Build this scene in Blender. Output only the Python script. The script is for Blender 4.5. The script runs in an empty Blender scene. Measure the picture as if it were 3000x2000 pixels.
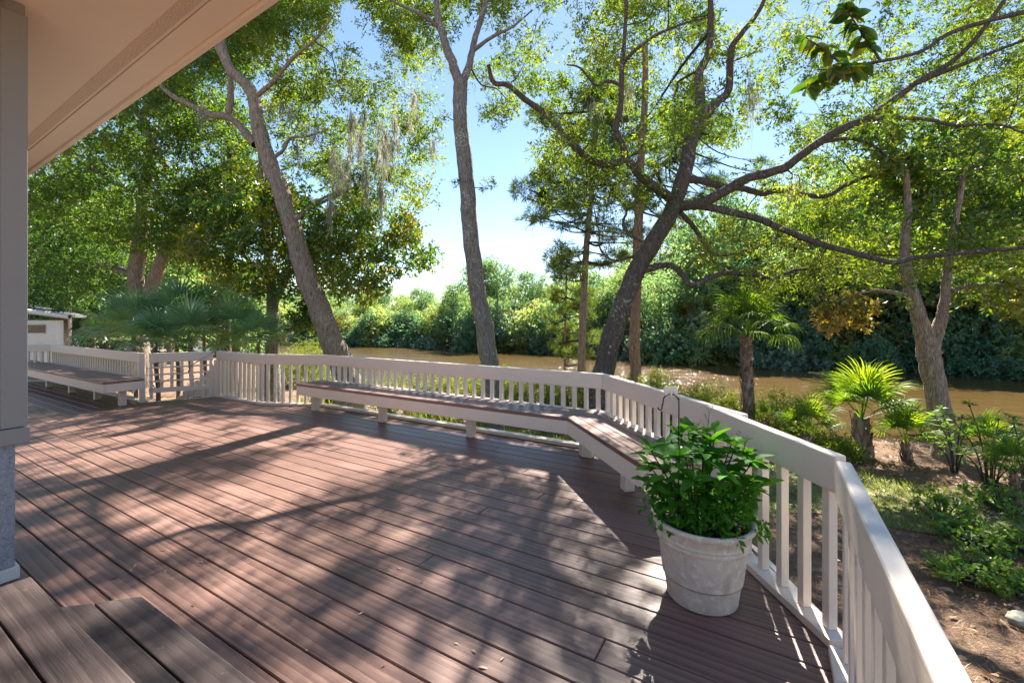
import bpy, bmesh, math, random
import numpy as np
from mathutils import Vector, Matrix, Euler

# ------------------------------------------------------------------ camera, sky, sun, exposure
R = math.radians
SC = bpy.context.scene
COL = SC.collection
F, H, UC, VH = 1280.0, 1.45, 1500.0, 930.0      # focal length in photo pixels, eye height, principal column, horizon row

cam = bpy.data.cameras.new('camera'); camo = bpy.data.objects.new('camera', cam); COL.objects.link(camo)
cam.sensor_width = 36.0; cam.lens = F / 3000 * 36; cam.shift_y = -70 / 3000; cam.clip_start = 0.02; cam.clip_end = 2000
camo.location = (0, 0, H); camo.rotation_euler = (R(90), 0, 0)
SC.camera = camo

SUN_AZ, SUN_EL = 20.0, 47.0                       # azimuth to the right of +Y, elevation
world = bpy.data.worlds.new('World'); SC.world = world; world.use_nodes = True
wn = world.node_tree; wn.nodes.clear()
wo = wn.nodes.new('ShaderNodeOutputWorld'); wb = wn.nodes.new('ShaderNodeBackground'); ws = wn.nodes.new('ShaderNodeTexSky')
ws.sky_type = 'NISHITA'; ws.sun_disc = False; ws.sun_elevation = R(SUN_EL); ws.sun_rotation = R(SUN_AZ)
ws.air_density = 1.0; ws.dust_density = 0.05; ws.ozone_density = 1.6
wb.inputs['Strength'].default_value = 0.041
wn.links.new(ws.outputs[0], wb.inputs[0]); wn.links.new(wb.outputs[0], wo.inputs[0])

sun = bpy.data.lights.new('sun', 'SUN'); suno = bpy.data.objects.new('sun', sun); COL.objects.link(suno)
sun.energy = 3.6; sun.angle = R(0.53); sun.color = (1.0, 0.93, 0.82)
sdir = Vector((math.sin(R(SUN_AZ)) * math.cos(R(SUN_EL)), math.cos(R(SUN_AZ)) * math.cos(R(SUN_EL)), math.sin(R(SUN_EL))))
suno.rotation_euler = sdir.to_track_quat('Z', 'Y').to_euler(); suno.location = sdir * 60

SC.view_settings.view_transform = 'Standard'; SC.view_settings.look = 'None'
SC.view_settings.gamma = 1.0; SC.view_settings.exposure = 2.5; SC.view_settings.use_curve_mapping = False
cy = SC.cycles
cy.use_denoising = True; cy.denoiser = 'OPENIMAGEDENOISE'
cy.max_bounces = 8; cy.diffuse_bounces = 6; cy.glossy_bounces = 3; cy.transmission_bounces = 4; cy.transparent_max_bounces = 4
cy.sample_clamp_indirect = 4.0; cy.sample_clamp_direct = 0; cy.caustics_reflective = False; cy.caustics_refractive = False

# ------------------------------------------------------------------ helpers
rng = np.random.default_rng(7)
random.seed(7)
ANG = R(-30.6)
EX, EY = math.cos(ANG), math.sin(ANG)             # e: along the deck boards; n: out towards the water

def W(s, t, z=0.0): return Vector((s * EX - t * EY, s * EY + t * EX, z))
def ST(x, y): return (x * EX + y * EY, -x * EY + y * EX)
def PU(u, v, Y): return Vector(((u - UC) / F * Y, Y, H - (v - VH) / F * Y))
def PG(u, v, z=0.0):
    Y = F * (H - z) / (v - VH); return Vector(((u - UC) / F * Y, Y, z))

def link(o, parent=None):
    COL.objects.link(o)
    if parent is not None:
        o.parent = parent; o.matrix_parent_inverse = Matrix.Translation(-Vector(parent.location))
    return o

def thing(name, label, cat, loc, group=None):
    o = bpy.data.objects.new(name, None); o.empty_display_size = .1; o.location = loc; COL.objects.link(o)
    o['label'] = label; o['category'] = cat
    if group: o['group'] = group
    return o

def tag(o, label, cat, group=None):
    o['label'] = label; o['category'] = cat
    if group: o['group'] = group
    return o

def np_mesh(name, V, Q, mat=None, tint=None, smooth=False):
    V = np.asarray(V, dtype=np.float32); Q = np.asarray(Q, dtype=np.int32)
    me = bpy.data.meshes.new(name); m, k = Q.shape
    me.vertices.add(len(V)); me.vertices.foreach_set('co', V.ravel())
    me.loops.add(m * k); me.loops.foreach_set('vertex_index', Q.ravel())
    me.polygons.add(m); me.polygons.foreach_set('loop_start', np.arange(0, m * k, k, dtype=np.int32))
    me.update(calc_edges=True)
    if tint is not None:
        a = me.attributes.new('tint', 'FLOAT', 'FACE'); a.data.foreach_set('value', np.asarray(tint, dtype=np.float32))
    if smooth: me.polygons.foreach_set('use_smooth', np.ones(m, dtype=bool))
    if mat: me.materials.append(mat)
    return me

def add(name, me, parent=None, loc=(0, 0, 0), rot=(0, 0, 0), scale=None):
    o = bpy.data.objects.new(name, me); o.location = loc; o.rotation_euler = rot
    if scale is not None: o.scale = scale if hasattr(scale, '__len__') else (scale,) * 3
    return link(o, parent)

def struct(o): o['kind'] = 'structure'; return o
def stuff(o): o['kind'] = 'stuff'; return o

_cache = {}
def prism(name, plan, z0, z1, mat, parent=None, bevel=.004, ang=None, seg=2):
    """A board or post: a plan polygon (world xy) extruded from z0 to z1, its local x along the first edge (or ang)."""
    P = [Vector((p[0], p[1])) for p in plan]
    c = sum(P, Vector((0, 0))) / len(P)
    if ang is None:
        d = P[1] - P[0]; ang = math.atan2(d.y, d.x)
    ca, sa = math.cos(-ang), math.sin(-ang)
    L = [((p - c).x * ca - (p - c).y * sa, (p - c).x * sa + (p - c).y * ca) for p in P]
    h = (z1 - z0) / 2
    key = (tuple(round(x, 4) for q in L for x in q), round(h, 4), bevel, seg, mat.name)
    me = _cache.get(key)
    if me is None:
        bm = bmesh.new()
        a = [bm.verts.new((x, y, -h)) for x, y in L]; b = [bm.verts.new((x, y, h)) for x, y in L]
        bm.faces.new(a[::-1]); bm.faces.new(b)
        n = len(L)
        for i in range(n): bm.faces.new((a[i], a[(i + 1) % n], b[(i + 1) % n], b[i]))
        bmesh.ops.recalc_face_normals(bm, faces=bm.faces)
        if bevel: bmesh.ops.bevel(bm, geom=bm.edges[:], offset=bevel, segments=seg, affect='EDGES', profile=.6)
        me = bpy.data.meshes.new(name); bm.to_mesh(me); bm.free(); me.materials.append(mat); _cache[key] = me
    return add(name, me, parent, (c.x, c.y, (z0 + z1) / 2), (0, 0, ang))

def rect(p0, p1, w):
    """Plan rectangle about the line p0-p1."""
    a = Vector((p0[0], p0[1])); b = Vector((p1[0], p1[1])); d = (b - a).normalized(); n = Vector((-d.y, d.x)) * w / 2
    return [a - n, b - n, b + n, a + n]

def square(p, w, ang):
    c, s = math.cos(ang) * w / 2, math.sin(ang) * w / 2
    return [(p[0] - c + s, p[1] - s - c), (p[0] + c + s, p[1] + s - c), (p[0] + c - s, p[1] + s + c), (p[0] - c - s, p[1] - s + c)]

def mitre(poly, d0, d1, gap=.001):
    """Plan quads of each segment of poly between offsets d0 and d1 (positive: to the left), ends mitred."""
    P = [Vector((p[0], p[1])) for p in poly]; N = []
    for i in range(len(P) - 1):
        d = (P[i + 1] - P[i]).normalized(); N.append(Vector((-d.y, d.x)))
    def off(i, d):
        if i == 0: return P[0] + N[0] * d
        if i == len(P) - 1: return P[-1] + N[-1] * d
        m = (N[i - 1] + N[i]); return P[i] + m * (2 * d / m.length_squared)
    out = []
    for i in range(len(P) - 1):
        d = (P[i + 1] - P[i]).normalized() * gap
        out.append([off(i, d0) + d, off(i + 1, d0) - d, off(i + 1, d1) - d, off(i, d1) + d])
    return out

def spline(pts, n):
    """Catmull-Rom through pts (k, c) sampled with n steps per span."""
    P = np.asarray(pts, float); P = np.vstack([2 * P[0] - P[1], P, 2 * P[-1] - P[-2]]); out = []
    for i in range(1, len(P) - 2):
        for t in np.arange(n) / n:
            a, b, c, d = P[i - 1], P[i], P[i + 1], P[i + 2]
            out.append(.5 * (2 * b + (c - a) * t + (2 * a - 5 * b + 4 * c - d) * t * t + (3 * b - a - 3 * c + d) * t ** 3))
    out.append(P[-2]); return np.array(out)

def tube_arrays(P, rad, sides=8, rough=0.0, cap=True):
    P = np.asarray(P, float); rad = np.asarray(rad, float); n = len(P)
    T = np.gradient(P, axis=0); T /= np.linalg.norm(T, axis=1)[:, None] + 1e-9
    ref = np.array([0, 0, 1.0]) if abs(T[0][2]) < .9 else np.array([1.0, 0, 0])
    A = np.zeros_like(P); a = np.cross(T[0], ref); a /= np.linalg.norm(a)
    for i in range(n):
        a = a - T[i] * np.dot(a, T[i]); a /= np.linalg.norm(a) + 1e-9; A[i] = a
    B = np.cross(T, A); th = np.arange(sides) / sides * 2 * np.pi
    r = rad[:, None] * np.ones(sides)
    if rough:
        k = rng.normal(0, 1, (n, sides)); k = (k + np.roll(k, 1, 0) + np.roll(k, 1, 1)) / 1.7
        r = r * (1 + rough * k)
    V = P[:, None, :] + r[..., None] * (np.cos(th)[None, :, None] * A[:, None, :] + np.sin(th)[None, :, None] * B[:, None, :])
    i = np.arange(n - 1)[:, None] * sides; j = np.arange(sides)[None, :]; jn = (j + 1) % sides
    Q = np.stack([i + j, i + jn, i + sides + jn, i + sides + j], -1).reshape(-1, 4)
    return V.reshape(-1, 3), Q

class MB:
    """Collects quads from several arrays into one mesh."""
    def __init__(s): s.V = []; s.Q = []; s.T = []; s.n = 0
    def put(s, V, Q, tint=None):
        s.V.append(V); s.Q.append(Q + s.n); s.n += len(V)
        s.T.append(np.full(len(Q), .5) if tint is None else tint)
    def tube(s, P, rad, sides=8, rough=0.0): s.put(*tube_arrays(P, rad, sides, rough))
    def mesh(s, name, mat, smooth=False):
        return np_mesh(name, np.concatenate(s.V), np.concatenate(s.Q), mat, np.concatenate(s.T), smooth)

def unit(v): return v / (np.linalg.norm(v, axis=-1, keepdims=True) + 1e-9)

def leaf_quads(p, d, L, wid, fold=.12, up=None):
    """Folded rhombic leaves at p along d."""
    n = len(p)
    r = rng.normal(0, 1, (n, 3)) if up is None else up + rng.normal(0, .5, (n, 3))
    w = unit(np.cross(d, r)); nn = np.cross(w, d)
    L = (L * rng.uniform(.7, 1.25, n))[:, None]; wd = L * wid / 2
    mid = p + d * L * .48
    V = np.stack([p, mid + w * wd + nn * L * fold, p + d * L, mid - w * wd + nn * L * fold], 1).reshape(-1, 3)
    return V, np.arange(4 * n).reshape(n, 4)

def clump_leaves(mb, C, Rr, n_twig, per, L, wid, squash=.75, droop=.25, tint=(0, 1)):
    """Leafy twigs filling spheres of radius Rr about centres C (arrays)."""
    C = np.asarray(C, float); Rr = np.asarray(Rr, float); k = len(C)
    idx = np.repeat(np.arange(k), n_twig)
    d = unit(rng.normal(0, 1, (len(idx), 3))); d[:, 2] *= squash
    base = C[idx] + d * (Rr[idx] * rng.uniform(.12, 1.0, len(idx)) ** .6)[:, None]
    td = unit(d * .8 + rng.normal(0, .55, d.shape) - np.array([0, 0, droop]))
    tl = (Rr[idx] * .42 + L) * rng.uniform(.6, 1.2, len(idx))
    ti = np.clip(rng.normal(.5, .17, k)[idx] + rng.normal(0, .1, len(idx)), 0, 1)
    j = np.repeat(np.arange(len(idx)), per)
    f = rng.uniform(0, 1, len(j))
    p = base[j] + td[j] * (f * tl[j])[:, None] + rng.normal(0, .012, (len(j), 3))
    ld = unit(td[j] * .55 + rng.normal(0, .62, (len(j), 3)) - np.array([0, 0, .12]))
    V, Q = leaf_quads(p, ld, L, wid)
    t = np.clip(ti[j] + rng.normal(0, .13, len(j)), 0, 1)
    mb.put(V, Q, tint[0] + (tint[1] - tint[0]) * t)
    return base, td, tl

# ------------------------------------------------------------------ materials
def newmat(name):
    m = bpy.data.materials.new(name); m.use_nodes = True; nt = m.node_tree
    b = nt.nodes['Principled BSDF']; return m, nt, b

class N:
    """Small node-graph builder."""
    def __init__(s, nt): s.nt = nt
    def node(s, typ, **kw):
        n = s.nt.nodes.new(typ)
        for k, v in kw.items(): setattr(n, k, v)
        return n
    def link(s, a, b): s.nt.links.new(a, b)
    def coord(s, kind='Object', scale=(1, 1, 1), jitter=False):
        tc = s.node('ShaderNodeTexCoord'); mp = s.node('ShaderNodeMapping'); mp.inputs['Scale'].default_value = scale
        s.link(tc.outputs[kind], mp.inputs[0])
        if jitter:
            oi = s.node('ShaderNodeObjectInfo'); mu = s.node('ShaderNodeVectorMath', operation='SCALE'); mu.inputs[0].default_value = (37, 19, 53)
            s.link(oi.outputs['Random'], mu.inputs['Scale']); s.link(mu.outputs[0], mp.inputs['Location'])
        return mp.outputs[0]
    def noise(s, vec, scale=5, detail=6, rough=.55, dist=0):
        n = s.node('ShaderNodeTexNoise'); n.inputs['Scale'].default_value = scale; n.inputs['Detail'].default_value = detail
        n.inputs['Roughness'].default_value = rough; n.inputs['Distortion'].default_value = dist
        if vec is not None: s.link(vec, n.inputs['Vector'])
        return n.outputs['Fac']
    def ramp(s, fac, stops, interp='LINEAR'):
        r = s.node('ShaderNodeValToRGB'); e = r.color_ramp.elements; r.color_ramp.interpolation = interp
        while len(e) < len(stops): e.new(.5)
        for el, (p, c) in zip(e, stops):
            el.position = p; el.color = (c, c, c, 1) if not hasattr(c, '__len__') else tuple(c) + (1,)
        s.link(fac, r.inputs[0]); return r.outputs[0]
    def mix(s, fac, a, b, mode='MIX'):
        m = s.node('ShaderNodeMix', data_type='RGBA', blend_type=mode)
        for sock, v in ((m.inputs[0], fac), (m.inputs[6], a), (m.inputs[7], b)):
            if hasattr(v, 'links') or hasattr(v, 'is_linked'): s.link(v, sock)
            elif hasattr(v, '__len__'): sock.default_value = tuple(v) + (1,)
            else: sock.default_value = v
        return m.outputs[2]
    def math(s, op, a, b=None):
        m = s.node('ShaderNodeMath', operation=op)
        for i, v in enumerate((a, b)):
            if v is None: continue
            if hasattr(v, 'is_linked'): s.link(v, m.inputs[i])
            else: m.inputs[i].default_value = v
        return m.outputs[0]
    def bump(s, hgt, dist=.01, strength=1.0):
        b = s.node('ShaderNodeBump'); b.inputs['Distance'].default_value = dist; b.inputs['Strength'].default_value = strength
        s.link(hgt, b.inputs['Height']); return b.outputs[0]

def leaf_mat(name, cols, trans=.5, gain=(1.9, 1.7, .7), gloss=.035, rough=.5):
    m = bpy.data.materials.new(name); m.use_nodes = True; nt = m.node_tree; nt.nodes.clear(); g = N(nt)
    out = g.node('ShaderNodeOutputMaterial'); at = g.node('ShaderNodeAttribute', attribute_name='tint')
    k = len(cols); c = g.ramp(at.outputs['Fac'], [(i / (k - 1), x) for i, x in enumerate(cols)])
    di = g.node('ShaderNodeBsdfDiffuse'); tr = g.node('ShaderNodeBsdfTranslucent'); gl = g.node('ShaderNodeBsdfGlossy')
    gl.inputs['Roughness'].default_value = rough; gl.inputs['Color'].default_value = (1, 1, 1, 1)
    g.link(c, di.inputs[0]); g.link(g.mix(1.0, c, gain, 'MULTIPLY'), tr.inputs[0])
    m1 = g.node('ShaderNodeMixShader'); m1.inputs[0].default_value = trans; g.link(di.outputs[0], m1.inputs[1]); g.link(tr.outputs[0], m1.inputs[2])
    m2 = g.node('ShaderNodeMixShader'); m2.inputs[0].default_value = gloss; g.link(m1.outputs[0], m2.inputs[1]); g.link(gl.outputs[0], m2.inputs[2])
    g.link(m2.outputs[0], out.inputs[0]); return m

def bark_mat(name, dark, light, lichen=(.42, .43, .37), amount=.62, scale=1.0):
    m, nt, b = newmat(name); g = N(nt)
    v1 = g.coord('Object', (7 * scale, 7 * scale, 1.6 * scale), True); v2 = g.coord('Object', (1, 1, 1), True)
    n1 = g.noise(v1, 4, 8, .65, .6); n2 = g.noise(v2, 19, 5, .65); n3 = g.noise(v2, 1.6, 3, .5)
    vo = g.node('ShaderNodeTexVoronoi', feature='DISTANCE_TO_EDGE'); vo.inputs['Scale'].default_value = 5; g.link(v1, vo.inputs['Vector'])
    c = g.ramp(n1, [(.3, dark), (.68, light)])
    c = g.mix(g.ramp(g.math('MULTIPLY', n2, g.math('ADD', n3, .45)), [(amount - .02, 0.), (amount + .06, .75)]), c, lichen)
    g.link(c, b.inputs['Base Color']); b.inputs['Roughness'].default_value = .9
    hgt = g.math('ADD', g.math('MULTIPLY', n1, 1.0), g.math('MULTIPLY', g.ramp(vo.outputs[0], [(0, 0.), (.25, 1.)]), .6))
    g.link(g.bump(hgt, .03, 1.0), b.inputs['Normal']); return m

def paint_mat(name, col, dirt=(.30, .26, .2), rough=.45, amt=.5):
    m, nt, b = newmat(name); g = N(nt)
    v = g.coord('Object', (1, 1, 1), True); v2 = g.coord('Object', (1.2, 12, 12), True)
    n1 = g.noise(v, 3.2, 6, .6); n2 = g.noise(v2, 6, 5, .6); n3 = g.noise(v, 55, 3, .6)
    c = g.mix(g.ramp(n1, [(.45, 0.), (.85, amt)]), col, [x * .82 for x in col])
    c = g.mix(g.ramp(n3, [(.70, 0.), (.80, amt)]), c, dirt)
    g.link(c, b.inputs['Base Color']); b.inputs['Roughness'].default_value = rough
    g.link(g.bump(g.math('ADD', g.math('MULTIPLY', n2, .6), g.math('MULTIPLY', n3, .25)), .004, .55), b.inputs['Normal']); return m

def plank_mat(name, c0, c1, rough=.42, wear=.3):
    m, nt, b = newmat(name); g = N(nt)
    v = g.coord('Object', (.55, 9, 9), True); vf = g.coord('Object', (1.3, 42, 42), True); vi = g.coord('Object', (1, 1, 1), True)
    warp = g.noise(v, 1.3, 3, .5)
    wv = g.node('ShaderNodeTexWave', wave_type='BANDS', bands_direction='Y', wave_profile='SAW')
    wv.inputs['Scale'].default_value = .85; wv.inputs['Distortion'].default_value = 13; wv.inputs['Detail'].default_value = 2.5; wv.inputs['Detail Scale'].default_value = .55
    g.link(v, wv.inputs['Vector'])
    fine = g.noise(vf, 4, 5, .65); big = g.noise(vi, 1.1, 4, .6); spots = g.noise(vi, 24, 4, .6)
    oi = g.node('ShaderNodeObjectInfo')
    c = g.mix(g.ramp(wv.outputs['Fac'], [(.15, 0.), (.9, 1.)]), c0, c1)
    c = g.mix(g.ramp(fine, [(.35, .4), (.62, 0.)]), c, [x * .6 for x in c0])
    c = g.mix(g.ramp(big, [(.4, 0.), (.75, wear)]), c, [min(1, x * 1.5 + .02) for x in c1])
    c = g.mix(g.ramp(spots, [(.66, 0.), (.74, .3)]), c, (.36, .30, .27))
    br = g.math('ADD', g.math('MULTIPLY', oi.outputs['Random'], .22), .89)
    cc = g.node('ShaderNodeVectorMath', operation='SCALE'); g.link(c, cc.inputs[0]); g.link(br, cc.inputs['Scale'])
    g.link(cc.outputs[0], b.inputs['Base Color'])
    g.link(g.ramp(g.math('ADD', g.math('MULTIPLY', fine, .5), g.math('MULTIPLY', big, .5)), [(.3, rough - .1), (.7, rough + .14)]), b.inputs['Roughness'])
    hgt = g.math('ADD', g.math('MULTIPLY', wv.outputs['Fac'], .7), g.math('MULTIPLY', fine, .8))
    g.link(g.bump(hgt, .0026, .7), b.inputs['Normal']); return m

M = {}
M['plank'] = plank_mat('deck_stain', (.148, .078, .063), (.262, .158, .128), .36)
M['step'] = plank_mat('step_stain', (.052, .036, .034), (.092, .064, .06), .5, .2)
M['paint'] = paint_mat('railing_paint', (.80, .695, .60))
M['white'] = paint_mat('white_paint', (.74, .73, .69))
M['wall'] = paint_mat('wall_paint', (.255, .25, .245), (.15, .145, .14), .5, .3)
M['soffit'] = paint_mat('soffit_paint', (.93, .80, .65), (.5, .34, .23), .7, .2)
M['bark_oak'] = bark_mat('oak_bark', (0.128, 0.093, 0.069), (0.540, 0.420, 0.323))
M['bark_grey'] = bark_mat('grey_bark', (0.112, 0.099, 0.090), (0.405, 0.367, 0.338), (.6, .6, .56), .58)
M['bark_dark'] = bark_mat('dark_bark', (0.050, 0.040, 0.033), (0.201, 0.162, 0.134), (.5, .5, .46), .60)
M['bark_pine'] = bark_mat('pine_bark', (0.162, 0.092, 0.062), (0.540, 0.344, 0.243), (.35, .3, .25), .72, .8)
M['twig'] = bark_mat('twig_bark', (.035, .026, .02), (.11, .085, .066), amount=.9)
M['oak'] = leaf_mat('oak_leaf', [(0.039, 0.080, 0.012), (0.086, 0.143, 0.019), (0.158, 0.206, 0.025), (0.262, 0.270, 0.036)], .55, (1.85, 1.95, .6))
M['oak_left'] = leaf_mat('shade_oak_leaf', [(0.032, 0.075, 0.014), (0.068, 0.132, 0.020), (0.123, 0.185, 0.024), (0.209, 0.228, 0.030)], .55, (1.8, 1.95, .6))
M['magnolia'] = leaf_mat('magnolia_leaf', [(0.028, 0.092, 0.016), (0.070, 0.160, 0.021), (0.182, 0.218, 0.023), (0.336, 0.210, 0.029)], .5, (2.2, 1.8, .5), .05, .38)
M['pine'] = leaf_mat('pine_needle', [(0.048, 0.104, 0.039), (0.088, 0.160, 0.039), (0.160, 0.208, 0.039)], .35)
M['far'] = leaf_mat('far_leaf', [(0.055, 0.146, 0.124), (0.115, 0.236, 0.163), (0.231, 0.336, 0.146), (0.434, 0.449, 0.163)], .5, (1.9, 1.8, .9))
M['far_teal'] = leaf_mat('far_teal_leaf', [(0.049, 0.117, 0.106), (0.118, 0.208, 0.175), (0.232, 0.304, 0.237), (0.365, 0.415, 0.300)], .4, (1.5, 1.6, 1.1))
M['far_gold'] = leaf_mat('far_gold_leaf', [(0.070, 0.098, 0.026), (0.182, 0.182, 0.039), (0.308, 0.238, 0.052), (0.364, 0.210, 0.065)], .4)
M['shrub'] = leaf_mat('shrub_leaf', [(0.058, 0.112, 0.018), (0.130, 0.200, 0.026), (0.247, 0.275, 0.036)], .5, (1.7, 1.6, .6))
M['hedge'] = leaf_mat('hedge_leaf', [(0.068, 0.120, 0.019), (0.158, 0.217, 0.028), (0.292, 0.326, 0.040)], .4)
M['palm'] = leaf_mat('palm_frond', [(0.049, 0.119, 0.036), (0.084, 0.168, 0.042), (0.154, 0.238, 0.036)], .6, (2.4, 2.0, .3), .03, .5)
M['palm_blue'] = leaf_mat('palmetto_frond', [(0.112, 0.253, 0.143), (0.188, 0.355, 0.173), (0.338, 0.500, 0.157)], .35, (1.7, 1.7, .7), .13, .38)
M['pot_leaf'] = leaf_mat('hydrangea_leaf', [(0.036, 0.144, 0.017), (0.070, 0.249, 0.026), (0.149, 0.402, 0.036)], .42, (1.9, 1.6, .4), .012, .5)
M['ground_leaf'] = leaf_mat('ground_plant_leaf', [(0.050, 0.126, 0.029), (0.100, 0.216, 0.043), (0.220, 0.324, 0.051)], .4)
M['moss'] = leaf_mat('hanging_moss', [(0.198, 0.198, 0.157), (0.306, 0.306, 0.249), (0.375, 0.375, 0.342)], .5, (1.2, 1.15, .95), .02)
M['grass'] = leaf_mat('grass_blade', [(.10, .13, .03), (.19, .21, .05), (.30, .28, .09)], .45, (1.5, 1.5, .6), .03)
M['straw'] = leaf_mat('pine_straw', [(0.135, 0.062, 0.030), (0.297, 0.150, 0.072), (0.486, 0.300, 0.156)], .15, (1, 1, 1), .03)
M['dry_leaf'] = leaf_mat('dry_leaf', [(.12, .06, .03), (.28, .16, .08), (.42, .32, .2)], .2, (1.2, 1, .8), .05)
M['boot'] = leaf_mat('palm_boot', [(.09, .05, .03), (.22, .14, .09), (.38, .29, .2)], .1, (1, 1, 1), .03)

def simple(name, col, rough=.5, metal=0.0, nscale=8, var=.3, bump=.003):
    m, nt, b = newmat(name); g = N(nt); v = g.coord('Object', (1, 1, 1), True); n = g.noise(v, nscale, 6, .6)
    g.link(g.mix(g.ramp(n, [(.3, 0.), (.7, 1.)]), [x * (1 - var) for x in col], [min(1, x * (1 + var)) for x in col]), b.inputs['Base Color'])
    b.inputs['Roughness'].default_value = rough; b.inputs['Metallic'].default_value = metal
    g.link(g.bump(n, bump, .6), b.inputs['Normal']); return m
M['iron'] = simple('black_iron', (.02, .019, .018), .45, .6)
M['steel'] = simple('galvanised_steel', (.35, .34, .33), .4, .9)
M['ceramic'] = simple('cream_ceramic', (.72, .64, .56), .3, 0, 30, .12)
M['soil'] = simple('potting_soil', (.02, .014, .01), .95, 0, 60, .6, .02)
M['vent'] = simple('patched_soffit', (.74, .60, .46), .8, 0, 130, .35, .004)
M['glass'] = simple('dark_glass', (.05, .055, .05), .08)
M['roof'] = simple('grey_shingle', (.12, .12, .125), .85, 0, 40, .3)
M['dark'] = simple('dark_joist', (.03, .022, .018), .9)
M['stone'] = simple('pale_stone', (.27, .26, .21), .8, 0, 20, .35, .006)

def stucco():
    m, nt, b = newmat('blue_grey_tabby'); g = N(nt); v = g.coord('Object', (1, 1, 1)); n = g.noise(v, 90, 5, .7); n2 = g.noise(v, 26, 4, .6)
    c = g.ramp(n, [(.3, (.17, .19, .235)), (.5, (.33, .36, .42)), (.72, (.62, .64, .68))])
    g.link(g.mix(.35, c, g.ramp(n2, [(.3, (.2, .22, .27)), (.7, (.52, .54, .6))])), b.inputs['Base Color']); b.inputs['Roughness'].default_value = .9
    g.link(g.bump(g.math('ADD', n, n2), .012, 1.0), b.inputs['Normal']); return m
M['stucco'] = stucco()

def terracotta():
    m, nt, b = newmat('limewashed_terracotta'); g = N(nt); v = g.coord('Object', (1, 1, 1)); vs = g.coord('Object', (1, 1, .35))
    n1 = g.noise(v, 7, 7, .65); n2 = g.noise(v, 34, 5, .6); n3 = g.noise(vs, 14, 6, .6)
    c = g.ramp(n1, [(.3, (.58, .50, .42)), (.55, (.70, .63, .55)), (.75, (.78, .73, .66))])
    c = g.mix(g.ramp(n2, [(.54, 0.), (.63, .75)]), c, (.82, .79, .74))
    c = g.mix(g.ramp(n3, [(.55, 0.), (.72, .5)]), c, (.34, .25, .17))
    g.link(c, b.inputs['Base Color']); b.inputs['Roughness'].default_value = .85
    g.link(g.bump(g.math('ADD', n2, g.math('MULTIPLY', n1, .8)), .006, .8), b.inputs['Normal']); return m
M['pot'] = terracotta()

def ground_mat():
    m, nt, b = newmat('pine_straw_ground'); g = N(nt); v = g.coord('Object', (1, 1, 1))
    n1 = g.noise(v, .8, 6, .6); n2 = g.noise(v, 14, 8, .7, 1.5); n3 = g.noise(v, 60, 4, .7)
    c = g.ramp(n2, [(.28, (.075, .045, .028)), (.5, (.23, .14, .085)), (.74, (.44, .30, .19))])
    c = g.mix(g.ramp(n1, [(.45, 0.), (.62, .6)]), c, (.30, .205, .14))
    c = g.mix(g.ramp(n3, [(.62, 0.), (.72, .5)]), c, (.36, .28, .2))
    g.link(c, b.inputs['Base Color']); b.inputs['Roughness'].default_value = .95
    g.link(g.bump(g.math('ADD', n2, n3), .05, .9), b.inputs['Normal']); return m
M['ground'] = ground_mat()

def lawn_mat():
    m, nt, b = newmat('dry_lawn'); g = N(nt); v = g.coord('Object', (1, 1, 1))
    n1 = g.noise(v, 1.4, 6, .65); n2 = g.noise(v, 70, 6, .7)
    c = g.ramp(n1, [(.32, (.36, .30, .14)), (.5, (.27, .30, .09)), (.7, (.18, .25, .06))])
    c = g.mix(g.ramp(n2, [(.35, .7), (.6, 0.)]), c, (.06, .06, .02))
    g.link(c, b.inputs['Base Color']); b.inputs['Roughness'].default_value = .95
    g.link(g.bump(n2, .03, .8), b.inputs['Normal']); return m
M['lawn'] = lawn_mat()

def water_mat():
    m, nt, b = newmat('tannin_water'); g = N(nt)
    v = g.coord('Object', (1, 1, 1)); vw = g.coord('Object', (.55, 1.5, 1))
    n0 = g.noise(vw, 1.1, 3, .5, .4); n1 = g.noise(vw, 5.0, 4, .6, .5); n2 = g.noise(v, .11, 3, .5)
    c = g.ramp(n2, [(.35, (.088, .056, .019)), (.65, (.115, .074, .027))])
    g.link(c, b.inputs['Base Color']); b.inputs['Roughness'].default_value = .09; b.inputs['IOR'].default_value = 1.36
    hgt = g.math('ADD', g.math('MULTIPLY', n0, 1.0), g.math('MULTIPLY', n1, .32))
    g.link(g.bump(hgt, .15, .8), b.inputs['Normal']); return m
M['water'] = water_mat()

# ------------------------------------------------------------------ ground, lawn, water
WATER = -2.0
NX, NY = [-300, -60, -40, -22, -12, -5, 0, 4, 9, 16, 30, 60, 300], [120, 60, 45, 34, 24, 17, 14.3, 12.6, 11.4, 10.2, 6, -12, -200]
FX, FY = [-300, -60, -30, -21, -11, -3.5, 4.5, 10.6, 12.8, 25.5, 28, 45, 80, 300], [190, 78, 57, 53.8, 51, 44.6, 41.6, 35.6, 32.7, 27.3, 24, 14, -10, -160]
def ynear(x): return np.interp(x, NX, NY)
def yfar(x): return np.interp(x, FX, FY)
def sm(x): x = np.clip(x, 0, 1); return x * x * (3 - 2 * x)
def hash2(x, y): return np.sin(x * 1.3 + 2 * np.sin(y * .7)) * np.cos(y * 1.1 + 1.5 * np.sin(x * .5))
def gz(x, y):
    x = np.asarray(x, float); y = np.asarray(y, float); a, b = ynear(x), yfar(x)
    near = -1.1 - .25 * sm((y - a + 6) / 5) - .75 * sm((y - a + 1.6) / 1.9) + .035 * hash2(x, y) + .02 * hash2(3 * x + 1, 3 * y)
    under = -3.2 + 0 * x
    far = -2.25 + 1.5 * sm((y - b + .3) / 3.5) + .9 * sm((y - b - 6) / 25) + .1 * hash2(x * .6, y * .6)
    z = np.where(y < a + .3, near, np.where(y > b - .3, far, under))
    return z
def gzf(x, y): return float(gz(x, y))

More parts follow.
